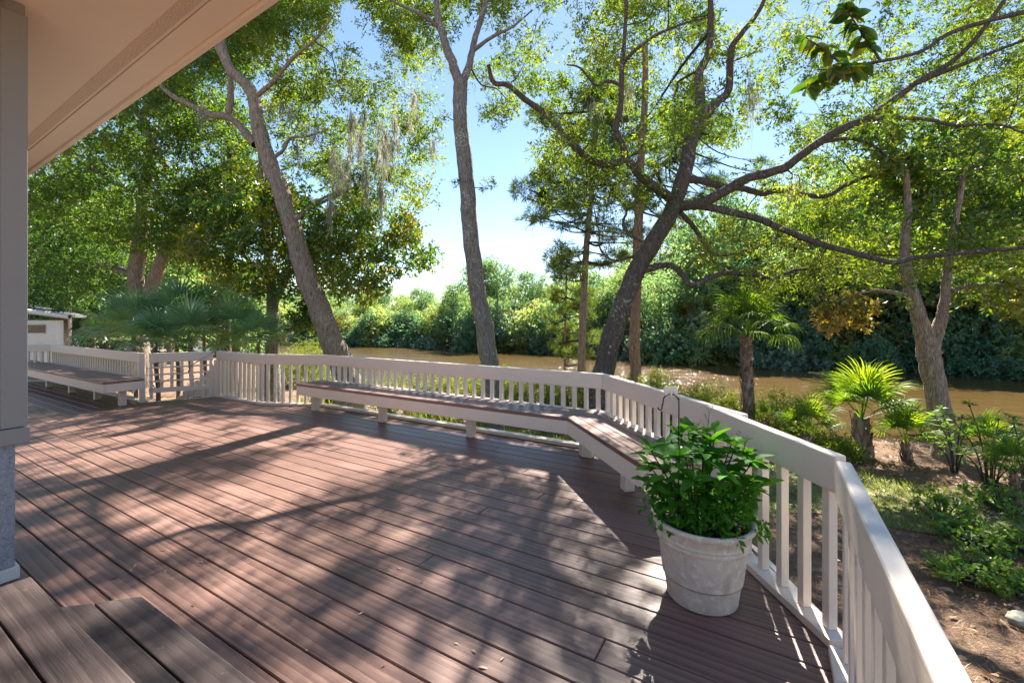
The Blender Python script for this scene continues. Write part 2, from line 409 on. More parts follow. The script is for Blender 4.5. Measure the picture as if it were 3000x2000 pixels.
gx = np.unique(np.round(np.concatenate([np.linspace(-300, -60, 13), np.arange(-60, -20, 1.5), np.arange(-20, 22, .3), np.arange(22, 60, 1.5), np.linspace(60, 300, 13)]), 3))
gy = np.unique(np.round(np.concatenate([np.linspace(-200, -12, 10), np.arange(-12, 0, 1.5), np.arange(0, 20, .3), np.arange(20, 66, .8), np.linspace(66, 300, 14)]), 3))
GX, GY = np.meshgrid(gx, gy); GZ = gz(GX, GY)
i, j = np.meshgrid(np.arange(len(gy) - 1), np.arange(len(gx) - 1), indexing='ij'); k = len(gx)
Q = np.stack([i * k + j, i * k + j + 1, (i + 1) * k + j + 1, (i + 1) * k + j], -1).reshape(-1, 4)
struct(add('ground', np_mesh('ground', np.stack([GX, GY, GZ], -1).reshape(-1, 3), Q, M['ground'], smooth=True)))
wx = np.array([-300, 300.]); V = [(-300, -200, WATER), (300, -200, WATER), (300, 300, WATER), (-300, 300, WATER)]
# the water sheet follows the channel only (near bank to far bank)
xs = np.unique(np.concatenate([np.linspace(-300, -60, 9), np.arange(-60, 62, 2.0), np.linspace(62, 300, 9)]))
Vw = np.concatenate([np.stack([xs, ynear(xs) - 1.5, np.full_like(xs, WATER)], -1), np.stack([xs, yfar(xs) + 1.5, np.full_like(xs, WATER)], -1)])
n = len(xs); q = np.arange(n - 1); struct(add('water', np_mesh('water', Vw, np.stack([q, q + 1, n + q + 1, n + q], -1), M['water'])))

def lawn_t0(s): return np.interp(s, [-14, -3, -1.2, .3, 3], [5.2, 5.2, 5.4, 6.7, 7.4]) + .18 * np.sin(s * 2.1)
def lawn_t1(s): return np.interp(s, [-14, -6, 0, 3], [6.6, 8.6, 9.3, 9.0]) + .2 * np.sin(s * 1.4 + 1)
ss = np.linspace(-13, 3.2, 70); ff = np.linspace(0, 1, 16); S_, F_ = np.meshgrid(ss, ff)
T_ = lawn_t0(S_) * (1 - F_) + lawn_t1(S_) * F_
LX, LY = S_ * EX - T_ * EY, S_ * EY + T_ * EX
i, j = np.meshgrid(np.arange(15), np.arange(69), indexing='ij')
Q = np.stack([i * 70 + j, i * 70 + j + 1, (i + 1) * 70 + j + 1, (i + 1) * 70 + j], -1).reshape(-1, 4)
struct(add('lawn', np_mesh('lawn', np.stack([LX, LY, gz(LX, LY) + .012], -1).reshape(-1, 3), Q, M['lawn'], smooth=True)))
nb = 26000
s = rng.uniform(-13, 3.1, nb); f = rng.uniform(0, 1, nb); t = lawn_t0(s) * (1 - f) + lawn_t1(s) * f
px, py = s * EX - t * EY, s * EY + t * EX; p = np.stack([px, py, gz(px, py) + .005], -1)
keep = np.sin(px * 1.9) * np.cos(py * 2.3) + rng.normal(0, .6, nb) > -.3; p = p[keep]
d = unit(np.stack([rng.normal(0, .5, len(p)), rng.normal(0, .5, len(p)), np.ones(len(p))], -1))
V, Q = leaf_quads(p, d, .075, .16); stuff(add('lawn_grass', np_mesh('lawn_grass', V, Q, M['grass'], rng.uniform(0, 1, len(p)))))
bpy.data.objects['lawn_grass']['label'] = 'short dry grass growing on the lawn strip below the deck'

# ------------------------------------------------------------------ deck geometry in (s, t)
TOP, RH, RT = .841, .167, .055                    # rail top height, rail board height and thickness
B0, G1, G2, K1, C1, C2 = (-14.1, 3.23), (-9.2, 3.23), (-8.75, 4.16), (-7.26, 4.16), (-6.28, 4.595), (-1.556, 4.595)
E2, S2, E3, E4 = (-.137, 3.12), (-.235, 3.21), (.267, 2.377), (.262, -1.6)
def XY(p): w = W(p[0], p[1]); return (w.x, w.y)

deck = thing('wooden_deck', 'brown stained plank deck floor with angled edges under the white railings', 'deck', W(-5, 1.5, -.04))
PITCH, GAP = .1475, .0065
def left_edge(t):
    if t <= 3.26: return -16.2
    if t <= 4.19: return -9.2 + (t - 3.23) / .93 * .45 - .03
    return -7.30 + (t - 4.16) / .435 * .98
def right_edge(t):
    o = .035
    if t <= 2.377: return .265 + o
    if t <= 3.12: return .267 - (t - 2.377) / .743 * .404 + o
    return -.137 - (t - 3.12) / 1.475 * 1.419 + o * 1.2
row = 0; t = -1.62
while t < 4.60:
    t1 = min(t + PITCH - GAP, 4.628)
    if t1 - t < .03: break
    a0, a1 = left_edge(t), left_edge(t1); b0, b1 = right_edge(t), right_edge(t1)
    if a1 > b1: break
    lo = -3.2 if t < .55 else max(a0, a1)
    cuts = []; x = lo + random.uniform(1.2, 4.2)
    while x < min(b0, b1) - .9:
        cuts.append(x); x += random.choice([3.66, 4.27, 4.88]) * random.uniform(.9, 1.05)
    bounds = [(a0 if lo > -3 else lo, a1 if lo > -3 else lo)] + [(c, c) for c in cuts] + [(b0, b1)]
    for (l0, l1), (r0, r1) in zip(bounds[:-1], bounds[1:]):
        g = .0018
        prism('plank', [XY((l0 + g, t)), XY((r0 - g, t)), XY((r1 - g, t1)), XY((l1 + g, t1))], -.036, random.uniform(-.0012, .0006), M['plank'], deck, .004, ANG, 1)
    t += PITCH; row += 1
# joists and the rim board carry the planks
for s in np.arange(-15.8, .2, .82):
    tt = 3.2 if s < -9.25 else (4.1 if s < -7 else (4.55 if s < -1.6 else 4.5 - (s + 1.6) * 1.02))
    prism('joist', rect(XY((s, -1.6)), XY((s, tt)), .04), -.24, -.039, M['dark'], deck, 0)
rimline = [XY(p) for p in ((-16.2, 3.27), (-9.22, 3.27), (-8.79, 4.2), (-7.28, 4.2), (-6.3, 4.64), (-1.53, 4.64), (-.1, 3.15), (.31, 2.39), (.305, -1.6))]
for q in mitre(rimline, 0, .035): prism('rim_board', q, -.27, -.002, M['paint'], deck, .003)
for p in ((-12, 3.0), (-9.3, 3.05), (-7.6, 4.0), (-6, 4.4), (-4.4, 4.4), (-2.8, 4.4), (-1.6, 4.3), (-.2, 2.9), (.12, 1.6), (.12, 0)):
    x, y = XY(p); prism('support_post', square((x, y), .1, ANG), gzf(x, y) - .1, -.245, M['dark'], deck, .004)

# ------------------------------------------------------------------ railings
def railing(poly, label, spacing, ends=(False, False), skip=None, top=TOP, nb_off=.012, zb=None):
    P = [XY(p) for p in poly]
    t = thing('deck_railing', label, 'railing', (P[0][0], P[0][1], 0), 'painted railings around the deck edge')
    for q in mitre(P, -RT / 2, RT / 2): prism('top_rail', q, top - RH, top, M['paint'], t, .011, None, 3)
    for q in mitre(P, -.052, .05): prism('bottom_rail', q, .003, .042, M['paint'], t, .004)
    if zb:
        for q in mitre(P, -.045, .045): prism('mid_rail', q, zb - .07, zb, M['paint'], t, .004)
    for a, b in zip(P[:-1], P[1:]):
        a, b = Vector(a), Vector(b); d = b - a; L = d.length; d.normalize(); nn = Vector((-d.y, d.x)); ang = math.atan2(d.y, d.x)
        n = max(1, round(L / spacing))
        for i in range(n):
            p = a + d * (L * (i + .5) / n) + nn * nb_off
            prism('baluster', square(p, .042, ang + random.uniform(-.02, .02)), (zb + .002) if zb else .043, top - RH + .0005, M['paint'], t, .002, ang, 1)
    return t
railing([(-14.9, 2.55), B0, (G1[0] - .06, G1[1])], 'painted railing behind the bench beside the white outbuilding', .125, zb=.43)
railing([G2, K1, C1, C2][:3], 'short kinked railing between the lattice gate and the long bench', .135)
railing([C1, C2, E2], 'long angled railing standing behind the long bench', .138, zb=.43)
railing([(S2[0] - .12, S2[1] + .075), E3], 'short railing overlapping the bench railing behind the terracotta pot', .165, top=TOP + .004)
railing([(E3[0] + .0, E3[1] - .06), E4], 'railing running from the pot corner past the pine straw bed', .15)

# the gate
def pt(a, b, f): return (a[0] + (b[0] - a[0]) * f, a[1] + (b[1] - a[1]) * f)
ga, gb = XY(G1), XY(G2)
gate = thing('lattice_gate', 'painted lattice gate with a diagonal steel brace between bench and railing', 'gate', (ga[0], ga[1], 0))
gpost = thing('gate_post', 'painted square post between the bench end and the lattice gate', 'post', (ga[0], ga[1], 0))
gang = math.atan2(gb[1] - ga[1], gb[0] - ga[0])
prism('post_shaft', square(pt(ga, gb, -.03), .075, gang), .003, TOP - .0005, M['paint'], gpost, .005)
gp2 = thing('gate_post', 'painted square post with the latch at the corner by the gate', 'post', (gb[0], gb[1], 0))
prism('post_shaft', square(pt(ga, gb, .985), .08, gang), .003, TOP - RH - .002, M['paint'], gp2, .005)
g0, g1 = pt(ga, gb, .055), pt(ga, gb, .935)
prism('top_rail', rect(g0, g1, .045), TOP - RH - .002, TOP - .004, M['paint'], gate, .008)
prism('bottom_rail', rect(g0, g1, .045), .155, .235, M['paint'], gate, .006)
for f in np.linspace(.085, .90, 7):
    p = pt(ga, gb, f); prism('slat', square(p, .045, gang), .238 if .1 < f < .88 else .06, TOP - RH - .003, M['paint'], gate, .003)
nrm = (-(gb[1] - ga[1]) / math.dist(ga, gb), (gb[0] - ga[0]) / math.dist(ga, gb))
for z in (.34, .455, .575):
    o = (-nrm[0] * .034, -nrm[1] * .034); prism('crossbar', rect((g0[0] + o[0], g0[1] + o[1]), (g1[0] + o[0], g1[1] + o[1]), .022), z, z + .028, M['paint'], gate, .002)
a = Vector((g0[0] - nrm[0] * .055, g0[1] - nrm[1] * .055, .19)); b = Vector((g1[0] - nrm[0] * .055, g1[1] - nrm[1] * .055, TOP - .02))
mb = MB(); mb.tube([a, (a + b) / 2, b], [.004] * 3, 6); m_ = a + (b - a) * .62; m2_ = a + (b - a) * .78
br_ = add('brace_rod', mb.mesh('brace_rod', M['steel'], True), gate)
mb = MB(); mb.tube([m_, m2_], [.009, .009], 6); add('turnbuckle', mb.mesh('turnbuckle', M['steel'], True), br_)
mb = MB(); c = Vector((g1[0] - nrm[0] * .03, g1[1] - nrm[1] * .03, TOP - .03)); mb.tube([c, c + Vector((0, 0, .045))], [.018, .012], 8); add('latch', mb.mesh('latch', M['steel'], True), gate)

# ------------------------------------------------------------------ benches
def bench(label, name_line, depth, legs, ends, ztop=.436):
    P = [XY(p) for p in name_line]; t = thing('deck_bench', label, 'bench', (P[0][0], P[0][1], 0), 'built-in benches along the deck railings')
    nb = 4; w = depth / nb
    for i in range(nb):
        o0, o1 = -.055 - i * w, -.055 - (i + 1) * w + .006
        for q in mitre(P, o1, o0): prism('seat_plank', q, ztop - .036, ztop, M['plank'], t, .004)
    for q in mitre(P, -.055 - depth + .004, -.055 - depth + .042): prism('fascia', q, ztop - .172, ztop - .0375, M['paint'], t, .004)
    for q in mitre(P, -.21, -.17): prism('ledger', q, ztop - .21, ztop - .11, M['paint'], t, .003)
    for (a, b, f) in legs:
        A, B = Vector(P[a]), Vector(P[b]); d = (B - A); L = d.length; d.normalize(); nn = Vector((-d.y, d.x)); ang = math.atan2(d.y, d.x)
        c = A + d * (L * f) - nn * .27
        prism('leg', square(c, .088, ang), .003, ztop - .0375, M['paint'], t, .005)
        c2 = A + d * (L * f) - nn * (.055 + depth * .5)
        q0 = A + d * (L * f + .066) - nn * .06; q1 = A + d * (L * f + .066) - nn * (depth)
        prism('bearer', rect(q0, q1, .038), ztop - .13, ztop - .038, M['paint'], t, .003)
    for (i, sgn) in ends:
        A = Vector(P[i]); B = Vector(P[1 if i == 0 else -2]); d = (B - A).normalized(); nn = Vector((-d.y, d.x)) * (1 if i == 0 else -1)
        q0 = A + d * .022 - nn * .06; q1 = A + d * .022 - nn * (.055 + depth - .045)
        prism('end_fascia', rect(q0, q1, .038), ztop - .172, ztop - .0375, M['paint'], t, .004)
    return t
bench('bench with brown seat planks between the outbuilding and the gate', [(-15.2, 3.2), (-8.98, 3.2)], .53, [(0, 1, f) for f in (.36, .58, .79, .965)], [(1, 1)])
bench('long bench with brown seat planks bending towards the terracotta pot', [C1[:1] + (4.595,), C2, (-.40, 3.385)], .445,
      [(0, 1, .03), (0, 1, .345), (0, 1, .665), (0, 1, .985), (1, 2, .06), (1, 2, .62)], [(0, 1), (2, 1)])

# ------------------------------------------------------------------ house: wall, tabby base, eave; entry steps
WS, WT = -3.6, .72
house = thing('house', 'grey sided house corner on a blue grey tabby base under a wide eave', 'house', W(WS - 2, -1, 0))
def box(name, s0, s1, t0, t1, z0, z1, mat, parent, bevel=.004): return prism(name, [XY((s0, t0)), XY((s1, t0)), XY((s1, t1)), XY((s0, t1))], z0, z1, mat, parent, bevel)
SOF = 3.2
box('wall', WS - 6, WS, -4, WT, .842, SOF - .002, M['wall'], house, .004)
box('corner_board', WS + .001, WS + .022, WT - .095, WT + .006, .845, SOF - .07, M['wall'], house, .004)
box('frieze_board', WS + .001, WS + .018, -4, WT - .098, SOF - .11, SOF - .004, M['wall'], house, .004)
box('skirt_board', WS - 6, WS + .026, -4, WT + .014, .752, .84, M['wall'], house, .006)
box('tabby_base', WS - 6, WS - .01, -4, WT - .035, .075, .750, M['stucco'], house, .006)
box('base_trim', WS - 6, WS + .004, -4, WT - .02, .003, .072, M['white'], house, .005)
EA = R(-32.5)
def ebox(name, s0, s1, t0, t1, z0, z1, mat, bevel=.003):
    q = [(a_ * math.cos(EA) - b_ * math.sin(EA), a_ * math.sin(EA) + b_ * math.cos(EA)) for a_, b_ in ((s0, t0), (s1, t0), (s1, t1), (s0, t1))]
    return prism(name, q, z0, z1, mat, house, bevel)
ebox('soffit', -14, -1.2, -3.6, 1.136, SOF, SOF + .02, M['soffit'], .003)
ebox('soffit', -14, -1.2, 1.142, 1.285, SOF - .004, SOF + .02, M['soffit'], .003)
ebox('vent_strip', -7.2, -2.2, 1.045, 1.118, SOF - .0025, SOF - .0005, M['vent'], 0)
ebox('fascia', -14, -1.2, 1.288, 1.325, SOF - .03, SOF + .20, M['soffit'], .005)
ebox('drip_edge', -14.02, -1.18, 1.3265, 1.345, SOF + .03, SOF + .215, M['iron'], .002)
ebox('roof', -14, -1.2, -3.6, 1.325, SOF + .205, SOF + .30, M['roof'], 0)

steps = thing('entry_steps', 'dark stained wooden entry steps at the grey house wall', 'steps', W(-2, .3, 0))
for (a, b) in ((.738, .866), (.60, .731)): prism('tread_plank', [XY((-2.72 + (a - .647), a)), XY((.2, a)), XY((.2, b)), XY((-2.72 + (b - .647), b))], .128, .165, M['step'], steps, .005, ANG)
box('riser', -2.49, .2, .835, .853, .004, .127, M['step'], steps, .003)
for (a, b) in ((.428, .568), (.28, .421), (.13, .273), (-.02, .123), (-.17, -.027)): box('landing_plank', -2.76, .2, a, b, .293, .33, M['step'], steps, .005)
box('riser', -2.73, .2, .535, .555, .167, .292, M['step'], steps, .003)
box('side_board', -2.74, -2.70, -.17, .53, .004, .292, M['wall'], steps, .003)

# ------------------------------------------------------------------ potted plant and hook
PX, PY = .993, 2.286
def lathe(prof, n=48):
    prof = np.array(prof); th = np.arange(n) / n * 2 * np.pi; m = len(prof)
    V = np.stack([prof[:, None, 0] * np.cos(th), prof[:, None, 0] * np.sin(th), prof[:, None, 1] * np.ones(n)], -1).reshape(-1, 3)
    i = np.arange(m - 1)[:, None] * n; j = np.arange(n)[None, :]; jn = (j + 1) % n
    return V, np.stack([i + j, i + jn, i + n + jn, i + n + j], -1).reshape(-1, 4)
pot = thing('flower_pot', 'large limewashed terracotta pot with raised rings on the deck', 'pot', (PX, PY, 0))
prof = [(.001, .004), (.150, .004), (.163, .010), (.168, .03), (.176, .085), (.1825, .112), (.1865, .115), (.188, .122), (.196, .19), (.205, .262), (.2115, .285), (.216, .292), (.2165, .302), (.214, .308), (.218, .313), (.2195, .322), (.2175, .329), (.226, .355), (.236, .372), (.243, .381), (.245, .392), (.240, .399), (.229, .400), (.221, .394), (.216, .378), (.208, .30)]
pr = spline(prof, 2) * np.array([1.04, 1.04])
V, Q = lathe(pr); add('pot_body', np_mesh('pot_body', V, Q, M['pot'], smooth=True), pot, (PX, PY, 0))
V, Q = lathe([(.001, .352), (.1, .37), (.18, .365), (.218, .36)], 32); V[:, 2] += rng.normal(0, .004, len(V)); add('soil', np_mesh('soil', V, Q, M['soil']), pot, (PX, PY, 0))

plant = thing('potted_shrub', 'bright green leafy shrub growing in the terracotta pot', 'plant', (PX, PY, .35))
def big_leaf(name, L, Wd, mat, tint, n=5, curl=.25, tooth=0.0):
    V, T = [], []
    for i in range(n + 1):
        f = i / n; w = Wd / 2 * (math.sin(math.pi * f ** .8) ** .85 if 0 < f < 1 else 0.004); w *= 1 + (tooth if i % 2 else -tooth)
        z = -curl * L * f * f; x = L * f
        V += [(x, w, z + w * .35), (x, 0, z), (x, -w, z + w * .35)]
    Q = []
    for i in range(n):
        a = 3 * i; Q += [(a, a + 3, a + 4, a + 1), (a + 1, a + 4, a + 5, a + 2)]
    return np_mesh(name, V, Q, mat, [tint] * len(Q), True)
LV = [big_leaf('leaf', L, w, M['pot_leaf'], t, 6, c, .1) for L, w, t, c in ((.07, .034, .98, .2), (.12, .058, .1, .25), (.06, .03, .7, .1), (.105, .05, .2, .2), (.095, .05, .45, .3), (.115, .054, .6, .15), (.085, .042, .85, .35), (.1, .046, .35, .4))]
tips = []
stem_ends = [(-.30, -.02, .44), (-.22, .08, .40), (-.18, -.12, .43), (-.10, .05, .50), (-.03, .12, .50), (-.02, -.06, .43), (.06, .02, .47), (.12, .10, .51), (.20, .02, .44), (.27, -.04, .38), (.30, .10, .36), (.20, -.14, .30), (-.12, -.18, .32), (.05, -.16, .34), (-.26, .14, .30), (.33, 0., .22), (-.33, -.1, .28), (.13, .2, .4), (.24, .15, .42)]
nl = 0
for e in stem_ends:
    e = np.array(e) * np.array([.93, .9, .93]); b0 = np.array([e[0] * .25, e[1] * .25, -.02]); mid = np.array([e[0] * .6, e[1] * .6, e[2] * .55])
    P = spline([b0, mid, e], 5) + np.array([PX, PY, .36]); mb = MB(); mb.tube(P, np.linspace(.006, .003, len(P)), 5); add('stem', mb.mesh('stem', M['twig'], True), plant)
    for f, cnt in ((1.0, 6), (.9, 4), (.76, 3), (.58, 2)):
        i = int(f * (len(P) - 1)); p = P[i]; a0 = random.uniform(0, 6.28)
        for k in range(cnt):
            if nl >= 292: continue
            az = a0 + k * 2.4 + random.uniform(-.3, .3); el = random.uniform(.1, .9) * (1.2 if f == 1 else .7) - .15
            add('leaf', random.choice(LV), plant, p, (random.uniform(-.4, .4), -el, az), random.uniform(.8, 1.2)); nl += 1
# soft cut-leaved herb round the rim
mb = MB(); C = []
for a in np.linspace(0, 6.28, 30):
    r = rng.uniform(.08, .215); C.append((PX + r * math.cos(a), PY + r * math.sin(a), .46 + rng.uniform(-.03, .08)))
for x, y, z in ((.26, -.06, .42), (.28, 0., .37), (-.24, -.06, .47), (-.26, 0., .5)): C.append((PX + x, PY + y, z))
clump_leaves(mb, C, np.full(len(C), .055), 9, 7, .034, .55, 1, .5, (.15, .8)); stuff(add('herb_foliage', mb.mesh('herb_foliage', M['pot_leaf']), plant))
for (x, y, z0, z1) in ((.055, .1, .4, .93), (-.02, .1, .5, .84), (.23, .06, .5, .80)):
    P = spline([(PX + x * .6, PY + y, z0), (PX + x, PY + y, (z0 + z1) / 2), (PX + x + .03, PY + y, z1)], 5); mb = MB(); mb.tube(P, np.linspace(.004, .0014, len(P)), 5)
    for k in range(5):
        q = P[-1 - k % 3]; d = np.array([random.uniform(-.05, .05), random.uniform(-.03, .03), random.uniform(.02, .05)]); mb.tube([q, q + d * .6, q + d], [.0012, .001, .0016], 4)
    add('dry_stalk', mb.mesh('dry_stalk', M['twig'], True), plant)

hk = thing('plant_hook', 'thin black iron shepherd hook standing in the terracotta pot', 'hook', (PX - .11, PY + .02, .35))
hx, hy = PX - .113, PY + .02
P = [(hx, hy, .35), (hx, hy, .7), (hx + .001, hy, 1.0)] + [(hx - .042 + .042 * math.cos(a), hy, 1.005 + .042 * math.sin(a)) for a in np.linspace(.2, 2.7, 9)] + [(hx - .083, hy, 1.0), (hx - .089, hy, .978)] + [(hx - .098 + .011 * math.cos(a), hy, .975 + .011 * math.sin(a)) for a in np.linspace(-.3, -3.3, 7)]
P = spline(P, 3); mb = MB(); mb.tube(P, [.0035] * len(P), 8); add('rod', mb.mesh('rod', M['iron'], True), hk)
orn = thing('ornament', 'small cream ceramic butterfly ornament on top of the black hook', 'ornament', (hx - .042, hy, 1.045))
def lobe(name, cx, cz, rx, ry, rz, rot):
    bm = bmesh.new(); bmesh.ops.create_uvsphere(bm, u_segments=16, v_segments=10, radius=1)
    for v in bm.verts:
        k = 1 + .18 * math.sin(3 * math.atan2(v.co.z, v.co.x)); v.co = Vector((v.co.x * rx * k, v.co.y * ry, v.co.z * rz * k))
    bmesh.ops.rotate(bm, verts=bm.verts, matrix=Matrix.Rotation(rot, 3, 'Y')); me = bpy.data.meshes.new(name); bm.to_mesh(me); bm.free()
    for p in me.polygons: p.use_smooth = True
    me.materials.append(M['ceramic']); add(name, me, orn, (hx - .042 + cx, hy, 1.058 + cz))
lobe('wing', -.02, .008, .019, .008, .025, .35); lobe('wing', .02, .008, .019, .008, .025, -.35); lobe('body', 0, -.006, .0075, .0095, .028, 0)

# ------------------------------------------------------------------ trees
def limb_pts(pts, Y):
    """(u, v[, dY]) traced along a limb, at its own distance."""
    out = []
    for q in pts:
        u, v = q[:2]; y = Y + (q[2] if len(q) > 2 else 0); out.append(tuple(PU(u, v, y)))
    return out

class Tree:
    def __init__(s, name, label, cat, base, bark, group=None):
        s.root = thing(name, label, cat, base, group); s.bark = bark; s.samples = []; s.rad = []
    def limb(s, pts, r0, r1, part='limb', sides=10, n=6, rough=.05, wob=.02):
        P = spline(pts, n); k = len(P); f = np.linspace(0, 1, k)
        rad = r0 * (1 - f) ** 1.0 + r1 * f
        P[1:-1] += rng.normal(0, wob, (k - 2, 3)) * rad[1:-1, None] * 2
        if part == 'trunk': rad = rad * (1 + .5 * np.exp(-f * 14))
        mb = MB(); mb.tube(P, rad, sides, rough); add(part, mb.mesh(part, s.bark, True), s.root)
        s.samples.append(P); s.rad.append(rad); return P
    def foliage(s, C, Rr, mat, n_twig, per, L, wid, name='crown', squash=.75, droop=.25, branches=True, tint=(0, 1), twigs=3):
        C = np.asarray(C, float); Rr = np.asarray(Rr, float); mb = MB()
        clump_leaves(mb, C, Rr, n_twig, per, L, wid, squash, droop, tint)
        o = add(name, mb.mesh(name, mat), s.root)
        if 'sprout' in name or 'spray' in name: stuff(o)
        if branches and s.samples:
            S = np.concatenate(s.samples); SR = np.concatenate(s.rad); bb = MB(); k = len(C)
            D = np.sqrt(((C[:, None, :] - S[None, ::2, :]) ** 2).sum(-1)); near = D.argmin(1) * 2; dn = D.min(1); src = S[near].copy(); sr = SR[near].copy(); done = np.zeros(k, bool)
            for _ in range(k):
                q = np.where(done, 1e9, dn); i = int(q.argmin()); done[i] = True; c, r, a = C[i], Rr[i], src[i]; L_ = np.linalg.norm(c - a)
                r0 = min(sr[i] * .6, .010 + .010 * L_); m1 = a + (c - a) * .35 + rng.normal(0, .07, 3) * L_ + np.array([0, 0, .05 * L_]); m2 = a + (c - a) * .7 + rng.normal(0, .06, 3) * L_
                P = spline([a, m1, m2, c], 3)
                bb.tube(P, np.linspace(r0, max(.004, r0 * .45), len(P)), 5)
                e2 = np.linalg.norm(C - c, axis=1) * 1.08; up = ~done & (e2 < dn); dn = np.where(up, e2, dn); src[up] = c; sr[up] = max(.009, r0 * .6)
                for _ in range(twigs):
                    e = c + unit(rng.normal(0, 1, 3)) * r * .95; q_ = (c + e) / 2 + rng.normal(0, .12, 3) * r
                    bb.tube([P[rng.integers(len(P) // 2, len(P))], q_, e], [.006, .004, .0025], 4)
            stuff(add('branches', bb.mesh('branches', M['twig'], True), s.root))
    def moss(s, pts, mat=None):
        mb = MB()
        for (x, y, z, ln, w, n) in pts:
            for _ in range(n):
                p = np.array([x, y, z]) + rng.normal(0, 1, 3) * np.array([w * .5, w * .5, .1]); l = ln * rng.uniform(.35, 1.0); m = 7
                dx = np.cumsum(np.cumsum(rng.normal(0, .006, (m + 1, 2)), 0), 0); P = np.array([p + np.array([dx[i, 0], dx[i, 1], -l * i / m]) for i in range(m + 1)])
                wd = np.linspace(.007, .0015, m + 1) * rng.uniform(.5, 1.5); a = rng.uniform(0, 3.14); sd = np.array([math.cos(a), math.sin(a), 0])
                V = np.concatenate([P - sd * wd[:, None], P + sd * wd[:, None]]); i = np.arange(m)
                mb.put(V, np.stack([i, i + 1, m + 1 + i + 1, m + 1 + i], -1), np.full(m, rng.uniform(.1, 1)))
        stuff(add('hanging_moss', mb.mesh('hanging_moss', M['moss']), s.root))

def in_poly(poly, u, v):
    poly = np.asarray(poly, float); x0, y0 = poly[:, 0], poly[:, 1]; x1, y1 = np.roll(x0, -1), np.roll(y0, -1)
    c = (y0[:, None] > v) != (y1[:, None] > v)
    xi = (x1 - x0)[:, None] * (v - y0[:, None]) / ((y1 - y0)[:, None] + 1e-9) + x0[:, None]
    return (c & (u < xi)).sum(0) % 2 == 1

def spread(poly, Y0, Y1, n, rmin, rmax, holes=()):
    """Clump centres filling the crown volume whose outline is poly, between two distances."""
    poly = np.asarray(poly, float); lo, hi = poly.min(0), poly.max(0); out = []
    while len(out) < n:
        u = rng.uniform(lo[0], hi[0], 400); v = rng.uniform(lo[1], hi[1], 400); ok = in_poly(poly, u, v)
        for h in holes: ok &= ~in_poly(h, u, v)
        for a, b in zip(u[ok], v[ok]): out.append(tuple(PU(a, b, rng.uniform(Y0, Y1))))
    C = np.array(out[:n]); return C, rng.uniform(rmin, rmax, n)

LIT = [([(60, 1240), (850, 1215), (1010, 1252), (560, 1345), (60, 1450)], .0), ([(60, 1540), (700, 1370), (1000, 1262), (1300, 1300), (1050, 1450), (500, 1580), (60, 1680)], .0),
       ([(1300, 1310), (1640, 1385), (1880, 1690), (1800, 1700), (1560, 1420)], .05), ([(1850, 1720), (2350, 1720), (2350, 2150), (1850, 2150)], .02)]
def sunlit(C, r, deck_keep=.3, bed_keep=.16):
    """Thin the crown where the photographed deck lies in the sun."""
    k = math.cos(R(SUN_EL)) / math.sin(R(SUN_EL)); sx = C[:, 0] - C[:, 2] * k * math.sin(R(SUN_AZ)); sy = C[:, 1] - C[:, 2] * k * math.cos(R(SUN_AZ))
    s_, t_ = sx * EX + sy * EY, -sx * EY + sy * EX; on = (t_ < 4.9) & (t_ > -1) & (s_ < .4) & (sy > .8)
    p = np.where(on, deck_keep, 1.0); u = UC + F * sx / np.maximum(sy, .3); v = VH + F * H / np.maximum(sy, .3)
    bed = ~on & (s_ > .3) & (sx < 13) & (sy > 1) & (sy < 10.5); p = np.where(bed, bed_keep, p)
    pm = (s_ < -7.5) & (s_ > -13) & (t_ > 3.6) & (t_ < 8.5); p = np.where(pm, .45, p)
    lw = ~on & ~bed & (t_ < 9) & (s_ > -9) & (s_ < 3); p = np.where(lw, .4, p)
    for poly, q in LIT: p = np.where(on & in_poly(poly, u, v), q, p)
    ok = rng.uniform(0, 1, len(C)) < p; return C[ok], r[ok]

def ground_pt(u, Y, dz=0.0): x = (u - UC) / F * Y; return (x, Y, gzf(x, Y) + dz)

# --- the big leaning oak
T3Y = 9.0
b = ground_pt(1738, T3Y, -.05)
T = Tree('oak_tree', 'big leaning oak with spreading dark limbs behind the bench railing bend', 'tree', b, M['bark_dark'])
T.limb([b] + limb_pts([(1748, 1180), (1768, 1078), (1799, 971), (1835, 864), (1875, 775), (1925, 690), (1975, 600), (2005, 510), (2027, 402), (2062, 339)], T3Y), .235, .125, 'trunk', 16, 5, .045)
T.limb(limb_pts([(2062, 345), (2049, 286), (2049, 214), (2076, 152), (2082, 20), (2070, -140), (2090, -320)], T3Y), .115, .03)
T.limb(limb_pts([(2062, 345), (2100, 300), (2134, 263), (2143, 147, -.2), (2170, 103, -.3), (2230, 20, -.5), (2280, -120, -.8)], T3Y), .095, .03)
T.limb(limb_pts([(1980, 592), (1920, 549, -.1), (1875, 513, -.2), (1839, 473, -.3), (1781, 480, -.4), (1732, 469, -.5), (1670, 415, -.6), (1603, 339, -.7), (1536, 290, -.8), (1487, 250, -.9), (1446, 241, -.9), (1430, 190, -1)], T3Y), .10, .035)
T.limb(limb_pts([(1839, 473, -.3), (1826, 429, -.3), (1804, 379, -.4), (1817, 321, -.5), (1821, 250, -.6), (1822, 188, -.7), (1830, 112, -.8), (1832, -20, -1), (1800, -180, -1.2)], T3Y), .075, .025)
T.limb(limb_pts([(1822, 190, -.7), (1857, 152, -.9), (1915, 107, -1.1), (2000, 71, -1.4), (2080, 50, -1.6)], T3Y), .04, .012)
T.limb(limb_pts([(1820, 250, -.6), (1780, 238, -.6), (1745, 250, -.8), (1700, 200, -1), (1660, 190, -1.1)], T3Y), .035, .012)
